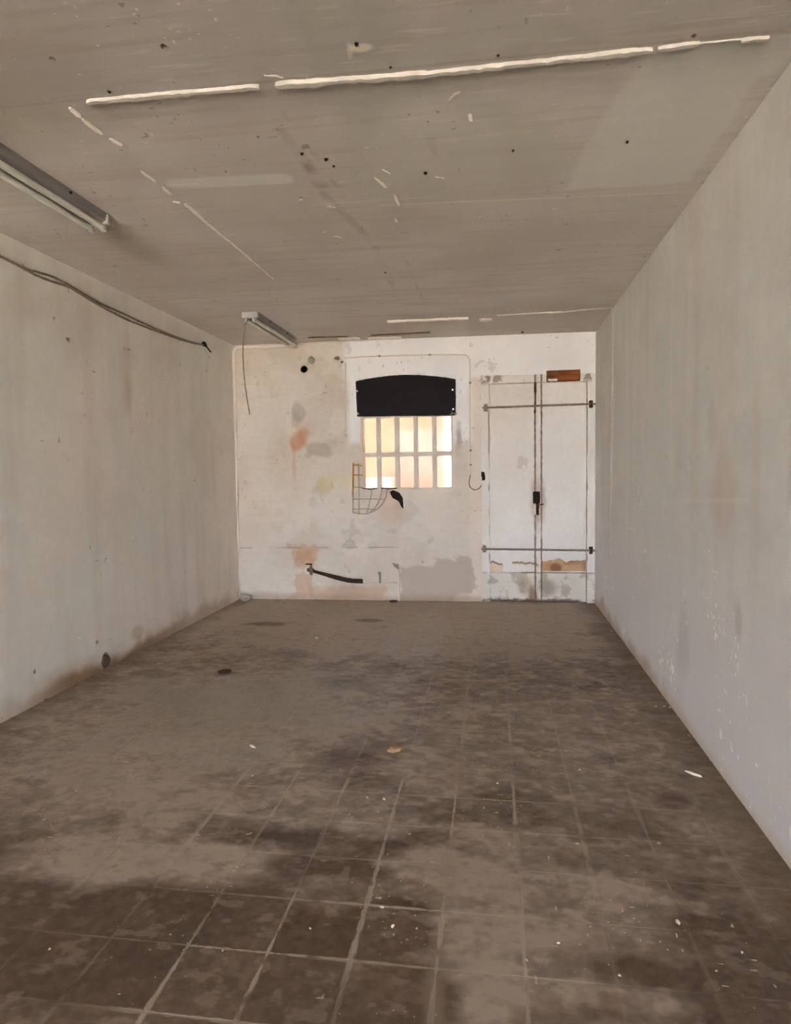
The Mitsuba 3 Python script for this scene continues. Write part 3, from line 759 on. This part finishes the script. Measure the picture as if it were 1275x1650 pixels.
mull = unary_union(strips_)
add('window_1', solid(lattice.difference(mull).difference(tband), 0.012, 0.075), 'mat_lattice', label='barred window of ten panes in a white grid under a black board', category='window', kind='structure')
for s in strips_:
    add('window_1__mullion', solid(lattice.intersection(s).difference(tband), 0.012, 0.072), 'mat_lattice')
add('window_1__transom', solid(lattice.intersection(tband), 0.012, 0.072), 'mat_lattice')
for c in CX:
    for r0, r1 in ROWS:
        m = bx(c - PW - 0.004, c + PW + 0.004, 0.045, 0.046, r0 - 0.004, r1 + 0.004)
        v = np.array([(c - PW - .004, .046, r0 - .004), (c + PW + .004, .046, r0 - .004), (c + PW + .004, .046, r1 + .004), (c - PW - .004, .046, r1 + .004)])
        add('window_1__pane', back(trimesh.Trimesh(v, [[0, 1, 2], [0, 2, 3]], process=False)), 'mat_glass')
# the rusty black sill edge under the two left panes
add('window_1__sill_flashing', back(cat(*[tube([(a, 0.006, z + 0.006), ((a + b) / 2, 0.004, z - 0.004), (b, 0.006, z + 0.003)], [.005, .007, .005], 7) for a, b, z in ((CX[0] - PW - .01, CX[0] + PW, ROWS[1][0] - .006), (CX[1] - PW, CX[1] + PW + .02, ROWS[1][0] - .006))])), 'mat_rust', label='rusty edge under the two left panes')

# black board with an arched top over the upper panes
arc = [(-1.486, 2.440), (-1.370, 2.460), (-1.232, 2.476), (-1.080, 2.488), (-0.922, 2.491), (-0.753, 2.481), (-0.584, 2.461), (-0.449, 2.440), (-0.386, 2.424)]
poly = [(-1.476, 2.052), (-0.389, 2.038)] + arc[::-1]
bm = upright(poly, -0.014, -0.001)
add('black_board', back(bm), 'mat_board', label='black board with arched top screwed over the upper window', category='board')
scene['black_board__panel'] = scene.pop('black_board')
for u, z in ((-1.472, 2.331), (-1.464, 2.083), (-0.420, 2.312), (-0.416, 2.105)):
    m = trimesh.creation.cylinder(0.010, 0.005, sections=14)
    m.apply_transform(trimesh.transformations.rotation_matrix(math.pi / 2, (1, 0, 0)))
    m.apply_translation((u, -0.016, z))
    add('black_board__screw', back(m), 'mat_screw', label='pale screw head')
g = random.Random(8)
frag = []
for i in range(7):
    u, z = (-0.413, 2.062)
    m = bx(-.012, .012, -.004, .004, -.004, .004, .001)
    m.apply_transform(trimesh.transformations.rotation_matrix(g.uniform(-1, 1), (0, 1, 0)))
    m.apply_translation((u + g.uniform(-.03, .03), -0.016, z + g.uniform(-.02, .02)))
    frag.append(m)
add('black_board__splintered_corner', back(cat(*frag)), 'mat_grey', label='splintered lower corner')

# ------------------------------------------------------------------ double metal door
XS = 0.489                                     # the meeting line
D0 = 0.004
door_frame = Polygon([(-0.115, 0), (-0.115, 2.452), (1.079, 2.440), (1.079, 0), (DOOR[1], 0), (DOOR[1], 2.362), (DOOR[0], 2.372), (DOOR[0], 0)])
jl = door_frame.intersection(sbox(-1, -1, DOOR[0] + .001, 2.372))
jr = door_frame.intersection(sbox(DOOR[1] - .001, -1, 2, 2.362))
head = door_frame.difference(unary_union([jl, jr]))
add('door_1__head_frame', solid(head, -0.016, 0.0), 'mat_door', label='painted head of the door frame')
add('door_1__jamb', solid(jl, -0.014, 0.0), 'mat_door')
add('door_1__jamb', solid(jr, -0.014, 0.0), 'mat_door')
lab('door_1', 'white painted double metal door in the right end of the back wall', 'door', kind='structure')
add('door_1__light_stop', back(cat(bx(DOOR[0] - .02, DOOR[0] + .03, 0.047, 0.10, 0, DOOR[3] + .02), bx(DOOR[1] - .03, DOOR[1] + .02, 0.047, 0.10, 0, DOOR[3] + .02), bx(DOOR[0] - .02, DOOR[1] + .02, 0.047, 0.10, DOOR[3] - .04, DOOR[3] + .02), bx(DOOR[0] - .02, DOOR[1] + .02, 0.047, 0.10, -.003, .04), bx(DOOR[0], DOOR[1], 0.047, 0.06, .30, .345), bx(XS - .03, XS + .03, 0.047, 0.06, 0, DOOR[3]))), 'mat_door')  # strips added behind the leaves to stop daylight leaking through the gaps
for k, (a, b) in enumerate(((DOOR[0] + .005, XS - .003), (XS + .003, DOOR[1] - .005))):
    key = fresh('door_1__leaf') if 'door_1__leaf__sheet' not in scene else 'door_1__leaf_001'
    add(key + '__sheet', back(bx(a, b, 0.010, 0.045, 0.326, 2.358, .003)), 'mat_door')
    add(key + '__kick_plate', back(bx(a, b, 0.014, 0.045, 0.006, 0.318, .003)), 'mat_door', label='dirty kick plate at the foot of the leaf')
    add(key + '__stile', back(bx(a, a + 0.022, 0.004, 0.012, 0.326, 2.358, .002) if k == 0 else bx(b - 0.022, b, 0.004, 0.012, 0.326, 2.358, .002)), 'mat_door')
add('door_1__cover_strip', back(cat(bx(0.458, 0.520, -0.004, 0.011, 0.012, 2.352, .003), bx(0.478, 0.500, -0.010, -0.003, 0.012, 2.352, .003))), 'mat_door', label='cover strip over the meeting edges')
add('door_1__lock_case', back(cat(bx(*(0.432, 1.130)[:1], *(0.504, 1.129)[:1], -0.035, -0.002, *(0.471, 1.076)[1:], *(0.471, 1.203)[1:], .004), bx(0.452, 0.470, -0.042, -0.030, 1.185, 1.205, .003))), 'mat_iron', label='black rusted lock case')
add('door_1__latch_plate', back(cat(bx(*(0.429, 1.016)[:1], *(0.465, 1.016)[:1], -0.018, -0.002, *(0.471, 0.956)[1:], *(0.471, 1.069)[1:], .003))), 'mat_conduit', label='pale painted latch plate')
add('door_1__latch', back(cat(bx(*(0.465, 1.016)[:1], *(0.494, 1.016)[:1], -0.024, -0.002, *(0.471, 0.952)[1:], *(0.471, 1.076)[1:], .003), tube([(0.500, -0.022, 1.06), (0.520, -0.034, 1.065), (0.540, -0.034, 1.067)], .006, 8))), 'mat_rust', label='rusted latch')
add('door_1__top_bolt', back(cat(bx(*(0.446, 2.341)[:1], *(0.469, 2.340)[:1], -0.020, 0.006, *(0.454, 2.262)[1:], *(0.454, 2.364)[1:], .002), tube([(0.462, -0.014, 2.26), (0.458, -0.014, 2.12), (0.455, -0.014, 2.06)], .005, 8), bx(.442, .466, -.020, -.008, 2.04, 2.075, .002))), 'mat_rust', label='rusted top bolt')
for (a, b, l) in (((-0.102, 2.109), (1.077, 2.118), 'upper steel rod braced across the white double door'), ((-0.125, 0.585), (1.082, 0.570), 'lower steel rod braced across the white double door above the rust band')):
    key = 'brace_rod' if 'brace_rod__rod' not in scene else 'brace_rod_001'
    lab(key, l, 'brace rod')
    add(key + '__rod', back(tube([(a[0], -0.045, a[1]), ((a[0] + b[0]) / 2, -0.045, (a[1] + b[1]) / 2), (b[0] - 0.006, -0.045, b[1])], .0105, 12)), 'mat_steel', smooth=40)
    for (u, z) in ((a[0] + 0.035, a[1]), (b[0] - 0.045, b[1])):
        add(key + '__bracket', back(cat(bx(u - .013, u + .013, -.062, -0.014, z - .022, z + .022, .004), bx(u - .02, u + .02, -.020, -.0145, z - .04, z + .04, .003))), 'mat_rust' if u > .5 else 'mat_steel', label='rod bracket')

# wooden block on the door head
a, b = (0.574, 2.477), (0.917, 2.359)
lab('wooden_block', 'reddish brown wooden block fixed on the door head beside the right wall', 'wooden block')
add('wooden_block__block', back(bx(a[0], b[0], -0.062, -0.016, b[1] + .004, a[1], .004)), 'mat_wood')
add('wooden_block__paper_strip', back(bx(a[0] + 0.012, a[0] + 0.108, -0.066, -0.062, b[1] + 0.006, b[1] + 0.030, .001)), 'mat_white', label='white strip on the block')

# ------------------------------------------------------------------ conduits and pipes on the back wall
cu, cz0 = (-2.893, 1.466)[0], 0.02
zt = (-2.711, 2.861)[1]
path = [((-2.904, 0.019)[0], -.0195, 0.012), ((-2.894, 1.182)[0], -.0195, 1.15), ((-2.883, 2.587)[0], -.0195, 2.5), ((-2.885, 2.760)[0], -.0195, zt - .12), ((-2.876, 2.829)[0], -.0195, zt - .05), ((-2.842, 2.859)[0], -.0195, zt - .01), ((-2.783, 2.864)[0], -.0195, zt), ((-2.493, 2.856)[0], -.0195, (-2.493, 2.856)[1]), ((-2.135, 2.848)[0], -.0195, (-2.135, 2.848)[1])]
lab('corner_conduit', 'white conduit running up the left corner of the back wall and turning right', 'conduit')
add('corner_conduit__pipe', back(tube(smooth_path(path, 6), .018, 10)), 'mat_white', smooth=40)
for z in (0.5, 1.2, 1.9):
    u = (-2.893, 1.466)[0] + (z - 1.4) * -0.012
    add('corner_conduit__clip', back(bx(u - .019, u + .019, -.040, -0.001, z - .008, z + .008, .003)), 'mat_conduit')
path = [((-1.603, 2.699)[0], -.007, (-1.603, 2.699)[1]), ((-1.297, 2.704)[0], -.007, (-1.297, 2.704)[1]), ((-0.615, 2.695)[0], -.007, (-0.615, 2.695)[1]), ((-0.313, 2.683)[0], -.007, (-0.313, 2.683)[1]), ((-0.254, 2.661)[0], -.007, (-0.254, 2.661)[1]), ((-0.234, 2.595)[0], -.007, (-0.234, 2.595)[1]), ((-0.230, 2.363)[0], -.007, (-0.230, 2.363)[1]), ((-0.234, 1.830)[0], -.007, (-0.234, 1.830)[1]), ((-0.235, 1.393)[0], -.007, (-0.235, 1.393)[1])]
lab('window_conduit', 'thin painted conduit framing the window above and on its right', 'conduit')
add('window_conduit__pipe', back(tube(smooth_path(path, 6), .0075, 8)), 'mat_conduit', smooth=40)
for (u, z) in ((-1.214, 2.704), (-0.662, 2.697), (-0.229, 2.383), (-0.233, 1.656), (-0.232, 1.501)):
    add('window_conduit__clip', back(bx(u - .012, u + .012, -.018, -0.001, z - .008, z + .008, .003)), 'mat_brown')
path = [((-0.235, 1.393)[0], -.008, (-0.235, 1.393)[1]), ((-0.251, 1.306)[0], -.010, (-0.251, 1.306)[1]), ((-0.232, 1.251)[0], -.012, (-0.232, 1.251)[1]), ((-0.191, 1.230)[0], -.010, (-0.191, 1.230)[1]), ((-0.144, 1.243)[0], -.010, (-0.144, 1.243)[1]), ((-0.104, 1.290)[0], -.008, (-0.104, 1.290)[1])]
lab('switch_box', 'broken black switch box with a loop of wire left of the door', 'switch box')
u, z = (-0.097, 1.378)
add('switch_box__box', back(cat(bx(u - .016, u + .016, -.016, 0.01, z - .050, z + .045, .004), bx(u - .022, u - .012, -.024, 0, z - .01, z + .05, .003), bx(u + .004, u + .020, -.022, 0, z - .045, z + .012, .003))), 'mat_iron')
add('switch_box__wire', back(tube(smooth_path(path, 6), .0055, 8)), 'mat_brown', smooth=40)

# water pipe with taps at the foot of the wall
lab('water_pipe', 'low water pipe with a tap and a black sleeve along the back wall', 'pipe')
tu, tz = (-2.045, 0.349)
hose = [((-1.995, 0.328)[0], -.05, (-1.995, 0.328)[1]), ((-1.873, 0.297)[0], -.05, (-1.873, 0.297)[1]), ((-1.730, 0.259)[0], -.05, (-1.730, 0.259)[1]), ((-1.588, 0.228)[0], -.05, (-1.588, 0.228)[1]), ((-1.439, 0.222)[0], -.05, (-1.439, 0.222)[1])]
add('water_pipe__sleeve', back(tube(smooth_path(hose, 6), [.014 + .010 * min(1, i / 12) for i in range(25)], 12)), 'mat_hose', smooth=50, label='black pipe sleeve')
thin = [((-1.439, 0.219)[0], -.045, (-1.439, 0.219)[1]), ((-1.270, 0.199)[0], -.03, (-1.270, 0.199)[1]), ((-1.129, 0.203)[0], -.02, (-1.129, 0.203)[1]), ((-1.045, 0.197)[0], -.02, (-1.045, 0.197)[1])]
add('water_pipe__thin_pipe', back(tube(smooth_path(thin, 6), .009, 8)), 'mat_conduit', smooth=40)
add('water_pipe__riser', back(tube([((-1.041, 0.012)[0], -.02, 0.0), ((-1.038, 0.194)[0], -.02, .2), ((-1.039, 0.389)[0], -.02, .40)], .012, 10)), 'mat_conduit', smooth=40)
add('water_pipe__elbow', back(cat(bx((-1.056, 0.403)[0] - .03, (-1.056, 0.403)[0] + .02, -.035, -.001, .38, .41, .006), tube([((-1.098, 0.417)[0], -.02, .42), ((-1.036, 0.354)[0], -.035, .36)], .012, 8))), 'mat_grey')
add('water_pipe__tee', back(cat(tube([((-1.249, 0.206)[0], -.03, .20), ((-1.248, 0.262)[0], -.03, .26), ((-1.254, 0.318)[0], -.03, .31)], [.013, .010, .012], 8), bx((-1.254, 0.332)[0] - .018, (-1.254, 0.332)[0] + .018, -.045, -.015, .305, .325, .004))), 'mat_grey')
tap = cat(tube([(tu - .03, -0.024, tz - .01), (tu - .005, -.03, tz), (tu + .045, -.05, tz - .015)], [.020, .026, .018], 10), tube([(tu + .015, -.045, tz - .06), (tu + .012, -.045, tz), (tu + .012, -.045, tz + .05)], [.013, .02, .010], 10))
add('water_pipe__tap', back(tap), 'mat_brass', smooth=40, label='dull metal tap')
add('water_pipe__tap_handle', back(tube([(tu - .045, -.045, tz + .062), (tu, -.045, tz + .064), (tu + .025, -.045, tz + .058)], .008, 8)), 'mat_rust', smooth=40)
add('water_pipe__wall_flange', back(trimesh.creation.cylinder(0.045, 0.012, sections=18, transform=trimesh.transformations.translation_matrix((tu - .03, -.007, tz - .015)) @ trimesh.transformations.rotation_matrix(math.pi / 2, (1, 0, 0)))), 'mat_conduit')

# rusty wire rack hooked on the window's lower left corner
lab('wire_rack', 'rusty wire rack with curved wires hooked below the window corner', 'wire rack')


def wire(pts, r, key, m, l=None, depth=-.03):
    add('wire_rack__' + key, back(tube(smooth_path([(u, depth, z) for u, z in pts], 5), r, 8)), m, smooth=40, label=l)


wire([(-1.527, 1.542), (-1.533, 1.342), (-1.538, 1.176)], .0085, 'upright', 'mat_ochre', 'ochre painted upright')
wire([(-1.538, 1.176), (-1.540, 1.065), (-1.542, 0.988)], .0065, 'upright', 'mat_wire')
wire([(-1.468, 1.541), (-1.468, 1.307), (-1.471, 0.967)], .0065, 'upright', 'mat_wire', None, -.026)
wire([(-1.531, 1.515), (-1.479, 1.517), (-1.430, 1.506)], .0065, 'crosswire', 'mat_ochre')
wire([(-1.523, 1.411), (-1.474, 1.407), (-1.424, 1.406)], .0065, 'crosswire', 'mat_ochre')
wire([(-1.532, 1.273), (-1.483, 1.272), (-1.434, 1.268)], .006, 'crosswire', 'mat_wire')
wire([(-1.535, 1.141), (-1.359, 1.140), (-1.177, 1.134)], .006, 'crosswire', 'mat_wire')
wire([(-1.537, 1.030), (-1.396, 1.029), (-1.270, 1.021)], .006, 'crosswire', 'mat_wire')
wire([(-1.322, 1.257), (-1.334, 1.167), (-1.360, 1.063), (-1.383, 0.987)], .0065, 'curved_wire', 'mat_wire')
wire([(-1.207, 1.255), (-1.226, 1.166), (-1.276, 1.063), (-1.355, 0.987)], .0065, 'curved_wire', 'mat_wire')
wire([(-1.148, 1.255), (-1.163, 1.165), (-1.213, 1.076), (-1.284, 1.014), (-1.383, 0.973)], .0065, 'rim_wire', 'mat_wire')
wire([(-1.542, 0.988), (-1.468, 0.977), (-1.383, 0.973)], .006, 'crosswire', 'mat_wire')

# ------------------------------------------------------------------ ceiling lamps
def lamp(key, x, y0, y1, label, skew=0.0):
    """Batten: tray, two tubes between end holders."""
    lab(key, label, 'fluorescent lamp', group='fluorescent battens on the ceiling')
    z = zceil(x, (y0 + y1) / 2)
    R = trimesh.transformations.rotation_matrix(skew, (0, 0, 1), (x, y0, 0))

    def put(sub, m, mat, **k):
        m = m.copy()
        m.apply_transform(R)
        add(f'{key}__{sub}', m, mat, **k)

    prof = Polygon([(-.072, 0), (-.066, -.040), (-.040, -.052), (.040, -.052), (.066, -.040), (.072, 0)])
    m = prism(prof, 0, y1 - y0)
    v = m.vertices
    m = trimesh.Trimesh(np.stack([x + v[:, 0], y0 + v[:, 2], z + v[:, 1] - .001], 1), m.faces[:, ::-1], process=False)
    put('tray', m, 'mat_lamp_side')
    for s in (-1, 1):
        put('tube', tube([(x + s * .034, y0 + .030, z - .070), (x + s * .034, (y0 + y1) / 2, z - .070), (x + s * .034, y1 - .030, z - .070)], .0165, 14), 'mat_tube', smooth=50)
    for yy in (y0, y1 - .028):
        put('end_cap', cat(bx(x - .075, x + .075, yy - .004, yy + .026, z - .058, z - .001, .005)), 'mat_lamp')
        for s in (-1, 1):
            put('tube_holder', bx(x + s * .034 - .014, x + s * .034 + .014, yy + .002, yy + .032, z - .092, z - .056, .005), 'mat_cap')
    for yy in (y0 + .35, y1 - .35):
        put("mounting_screw", tube([(x + .0715, yy, z - .02), (x + .080, yy, z - .02)], .007, 8), "mat_iron")
    return z


lamp('fluorescent_lamp', -2.165, 2.28, 3.50, 'grey fluorescent batten near the viewer, cut off by the left edge')
lamp('fluorescent_lamp_001', -2.140, 5.76, 6.98, 'grey fluorescent batten near the back wall with a wire hanging from it')
w = [(-2.149, 5.750, 2.837), (-2.184, 5.750, 2.735), (-2.206, 5.750, 2.572), (-2.204, 5.750, 2.352), (-2.187, 5.750, 2.158), (-2.160, 5.750, 1.974)]
add('hanging_wire', tube(smooth_path(w, 6), .0055, 8), 'mat_cable', smooth=40, label='dark loose wire hanging down from the far ceiling lamp', category='wire')

# ------------------------------------------------------------------ cable on the left wall, thin conduits on ceiling and right wall
lab('wall_cable', 'twin sagging cable clipped high along the left wall', 'cable')
cp = [(2.6, 2.80), (3.723, 2.738), (3.911, 2.736), (4.067, 2.741), (4.262, 2.741), (4.547, 2.715), (4.961, 2.696), (5.452, 2.690), (6.046, 2.711), (6.407, 2.742)]
g = random.Random(3)
for k in range(2):
    pts = []
    for i, (y, z) in enumerate(cp):
        s = 0.007 * math.sin(i * 1.9 + 2.2 * k) + (.010 if k else -.008)
        pts.append((xleft(y) + .012 + .006 * k, y, z + (s if 1 < i < len(cp) - 1 else 0)))
    add('wall_cable__strand', tube(smooth_path(pts, 8), .0075, 8), 'mat_cable', smooth=40)
y, z = (6.422, 2.745)
add('wall_cable__bracket', cat(bx(xleft(y) - .001, xleft(y) + .03, y - .035, y + .035, z - .012, z + .016, .004), bx(xleft(y) - .001, xleft(y) + .022, y - .015, y + .03, z + .008, z + .035, .004),
                               tube([(xleft(y) + .02, y, z), (xleft(y) + .03, y + .06, z - .03), (xleft(y) + .02, y + .14, z - .045)], .007, 8)), 'mat_iron', label='black end bracket of the cable')
a, b = (-1.935, 6.955), (-1.506, 6.972)
lab('ceiling_conduit', 'thin brown conduit on the ceiling beside the far lamp', 'conduit')
add('ceiling_conduit__pipe', tube([(*a, zceil(*a) - .008), ((a[0] + b[0]) / 2, (a[1] + b[1]) / 2, zceil(*a) - .008), (*b, zceil(*b) - .008)], .008, 8), 'mat_brown', smooth=40)
a, b = (-1.255, 6.955), (-0.630, 6.933)
lab('ceiling_conduit_001', 'thin brown conduit on the ceiling above the black board', 'conduit')
add('ceiling_conduit_001__pipe', tube([(*a, zceil(*a) - .008), ((a[0] + b[0]) / 2, (a[1] + b[1]) / 2, zceil(*a) - .008), (*b, zceil(*b) - .008)], .008, 8), 'mat_brown', smooth=40)
a = (0.526, 6.336)
yw = 6.20
path = [(a[0], a[1], zceil(*a) - .006), (0.80, 6.24, zceil(.8, 6.2) - .006), (1.02, yw, zceil(1, 6.2) - .006), (1.062, yw, zceil(1, 6.2) - .016), (1.068, yw, zceil(1, 6.2) - .06), (1.068, yw, 2.2), (1.067, yw + .03, 1.4), (1.068, yw + .06, 0.62)]
add('painted_conduit', tube(smooth_path(path, 6), .006, 8), 'mat_wall_conduit', smooth=40, label='thin overpainted conduit turning from the ceiling down the right wall', category='conduit')

# ------------------------------------------------------------------ litter on the floor
def crumple(sx, sy, sz, seed, sub=2, rough=.5):
    import meshkit
    m = trimesh.creation.icosphere(sub, 1.0)
    n = meshkit.fbm(np.asarray(m.vertices) * 1.7 + seed * 3.1, 3, seed)
    m.vertices *= (1 - rough / 2 + rough * 1.4 * (n - .3))[:, None]
    m.apply_scale((sx, sy, sz))
    m.apply_translation((0, 0, -m.bounds[0][2]))
    return m


def litter(key, xy, size, seed, mat, rz=0.0, **l):
    m = crumple(*size, seed)
    m.apply_transform(trimesh.transformations.rotation_matrix(rz, (0, 0, 1)))
    m.apply_translation((xy[0], xy[1], 0.0005))
    add(key, m, mat, **l)


m = cat(*[(lambda q: (q.apply_transform(trimesh.transformations.rotation_matrix(.8 * i, (0, 0, 1))), q.apply_translation((dx, dy, 0)), q)[2])(crumple(.026, .012, .012, 20 + i, 2, .9)) for i, (dx, dy) in enumerate(((0, 0), (.022, .010), (-.020, .006), (.004, .022), (-.012, -.014)))])
a = (-0.507, 3.290)
m.apply_translation((a[0], a[1], 0.0005))
add('crumpled_wrapper', m, 'mat_paper', label='crumpled tan paper scrap in the middle of the tiled floor', category='paper scrap')
litter('dark_lump', (-1.932, 4.485), (.05, .035, .014), 9, 'mat_rust', .3, label='dark flat lump on the floor towards the left wall', category='debris')
litter('fallen_rag', (-2.789, 7.109), (.085, .05, .045), 4, 'mat_rag', -.5, label='grey rag lump in the left corner at the back wall', category='rag')
litter('mortar_crumb', (-1.087, 7.123), (.05, .025, .016), 6, 'mat_rust', .1, label='brown crumbs of mortar at the foot of the riser pipe', category='debris')
litter('paper_sliver', (0.929, 3.194), (.046, .011, .006), 12, 'mat_white', -.75, label='long pale sliver on the floor beside the right wall', category='paper scrap')
litter('paper_sliver_001', (-1.265, 3.268), (.030, .010, .005), 13, 'mat_white', -.7, label='pale sliver on the floor left of the crumpled tan scrap', category='paper scrap')
CHIPS = [((0.407, 3.187), .007), ((0.317, 2.538), .010), ((0.627, 2.579), .008), ((0.576, 2.122), .014), ((0.192, 1.982), .007), ((0.092, 1.899), .006), ((0.352, 1.872), .006), ((0.629, 1.924), .006), ((0.016, 3.002), .007), ((0.728, 2.010), .007), ((-1.144, 2.945), .008), ((-1.902, 2.709), .009), ((-0.481, 2.794), .010), ((-0.490, 2.686), .008), ((-0.558, 2.801), .009), ((-0.371, 2.080), .009), ((-0.322, 1.992), .010), ((-0.581, 1.951), .006), ((-0.819, 1.823), .006), ((-0.607, 2.651), .007), ((-1.525, 5.518), .018), ((-1.427, 5.505), .014), ((1.050, 4.090), .012), ((1.023, 4.108), .010), ((0.971, 4.103), .008), ((1.087, 5.767), .014), ((1.032, 5.980), .012), ((-1.352, 1.763), .006), ((1.070, 3.903), .008), ((-0.245, 1.993), .005), ((-0.335, 2.530), .006)]
for k, (xy, r) in enumerate(CHIPS):
    g = random.Random(k)
    litter('plaster_chip', xy, (r * .9, r * g.uniform(.45, .75), r * .35), 40 + k, 'mat_chip' if k % 4 else 'mat_white', g.uniform(0, 3), label='tiny white plaster chip lying on the dusty tiled floor', category='plaster chip', group='plaster chips scattered on the floor')

# ------------------------------------------------------------------ outside the barred window
HY = 10.2
xe = (-0.868, 10.200, 2.091)[0]
lab('building', 'peach rendered house seen through the barred window', 'building')
add('building__wall', bx(-5.0, xe, HY, HY + 5, -0.06, 30.0), 'mat_peach')
add('added_storeys', bx(XL - 3.5, XR + 3.5, YF - 0.25, YB + 0.45, 3.13, 30.0), 'mat_pavement', label='added unseen storeys above the room that darken the yard', category='storeys', kind='structure')  # unseen mass added so little skylight reaches the yard
add('added_yard_wall_left', bx(-4.3, -4.0, YB + 0.45, HY, -0.06, 30.0), 'mat_peach', label='added left side wall that dims the narrow yard behind the window', category='wall', kind='structure')  # unseen wall, added to keep the yard dim
add('added_yard_wall_right', bx(0.12, 4.5, HY - 0.6, HY + 4.0, -0.06, 30.0), 'mat_peach', label='added right side wall that dims the narrow yard behind the window', category='wall', kind='structure')  # added out of view; narrows the gap that lets sky into the yard
add('added_yard_wall_side', bx(1.6, 1.9, YB + 0.45, HY - 0.6, -0.06, 30.0), 'mat_peach', label='added far right wall that dims the narrow yard behind the window', category='wall', kind='structure')  # added out of view to shut off light from the right
add('parapet', bx((-2.079, 9.400, 1.356)[0], (-1.406, 9.400, 1.347)[0], 9.2, 9.5, -0.06, (-1.677, 9.200, 1.362)[2]), 'mat_white', label='low white parapet behind the lower left panes', category='wall')
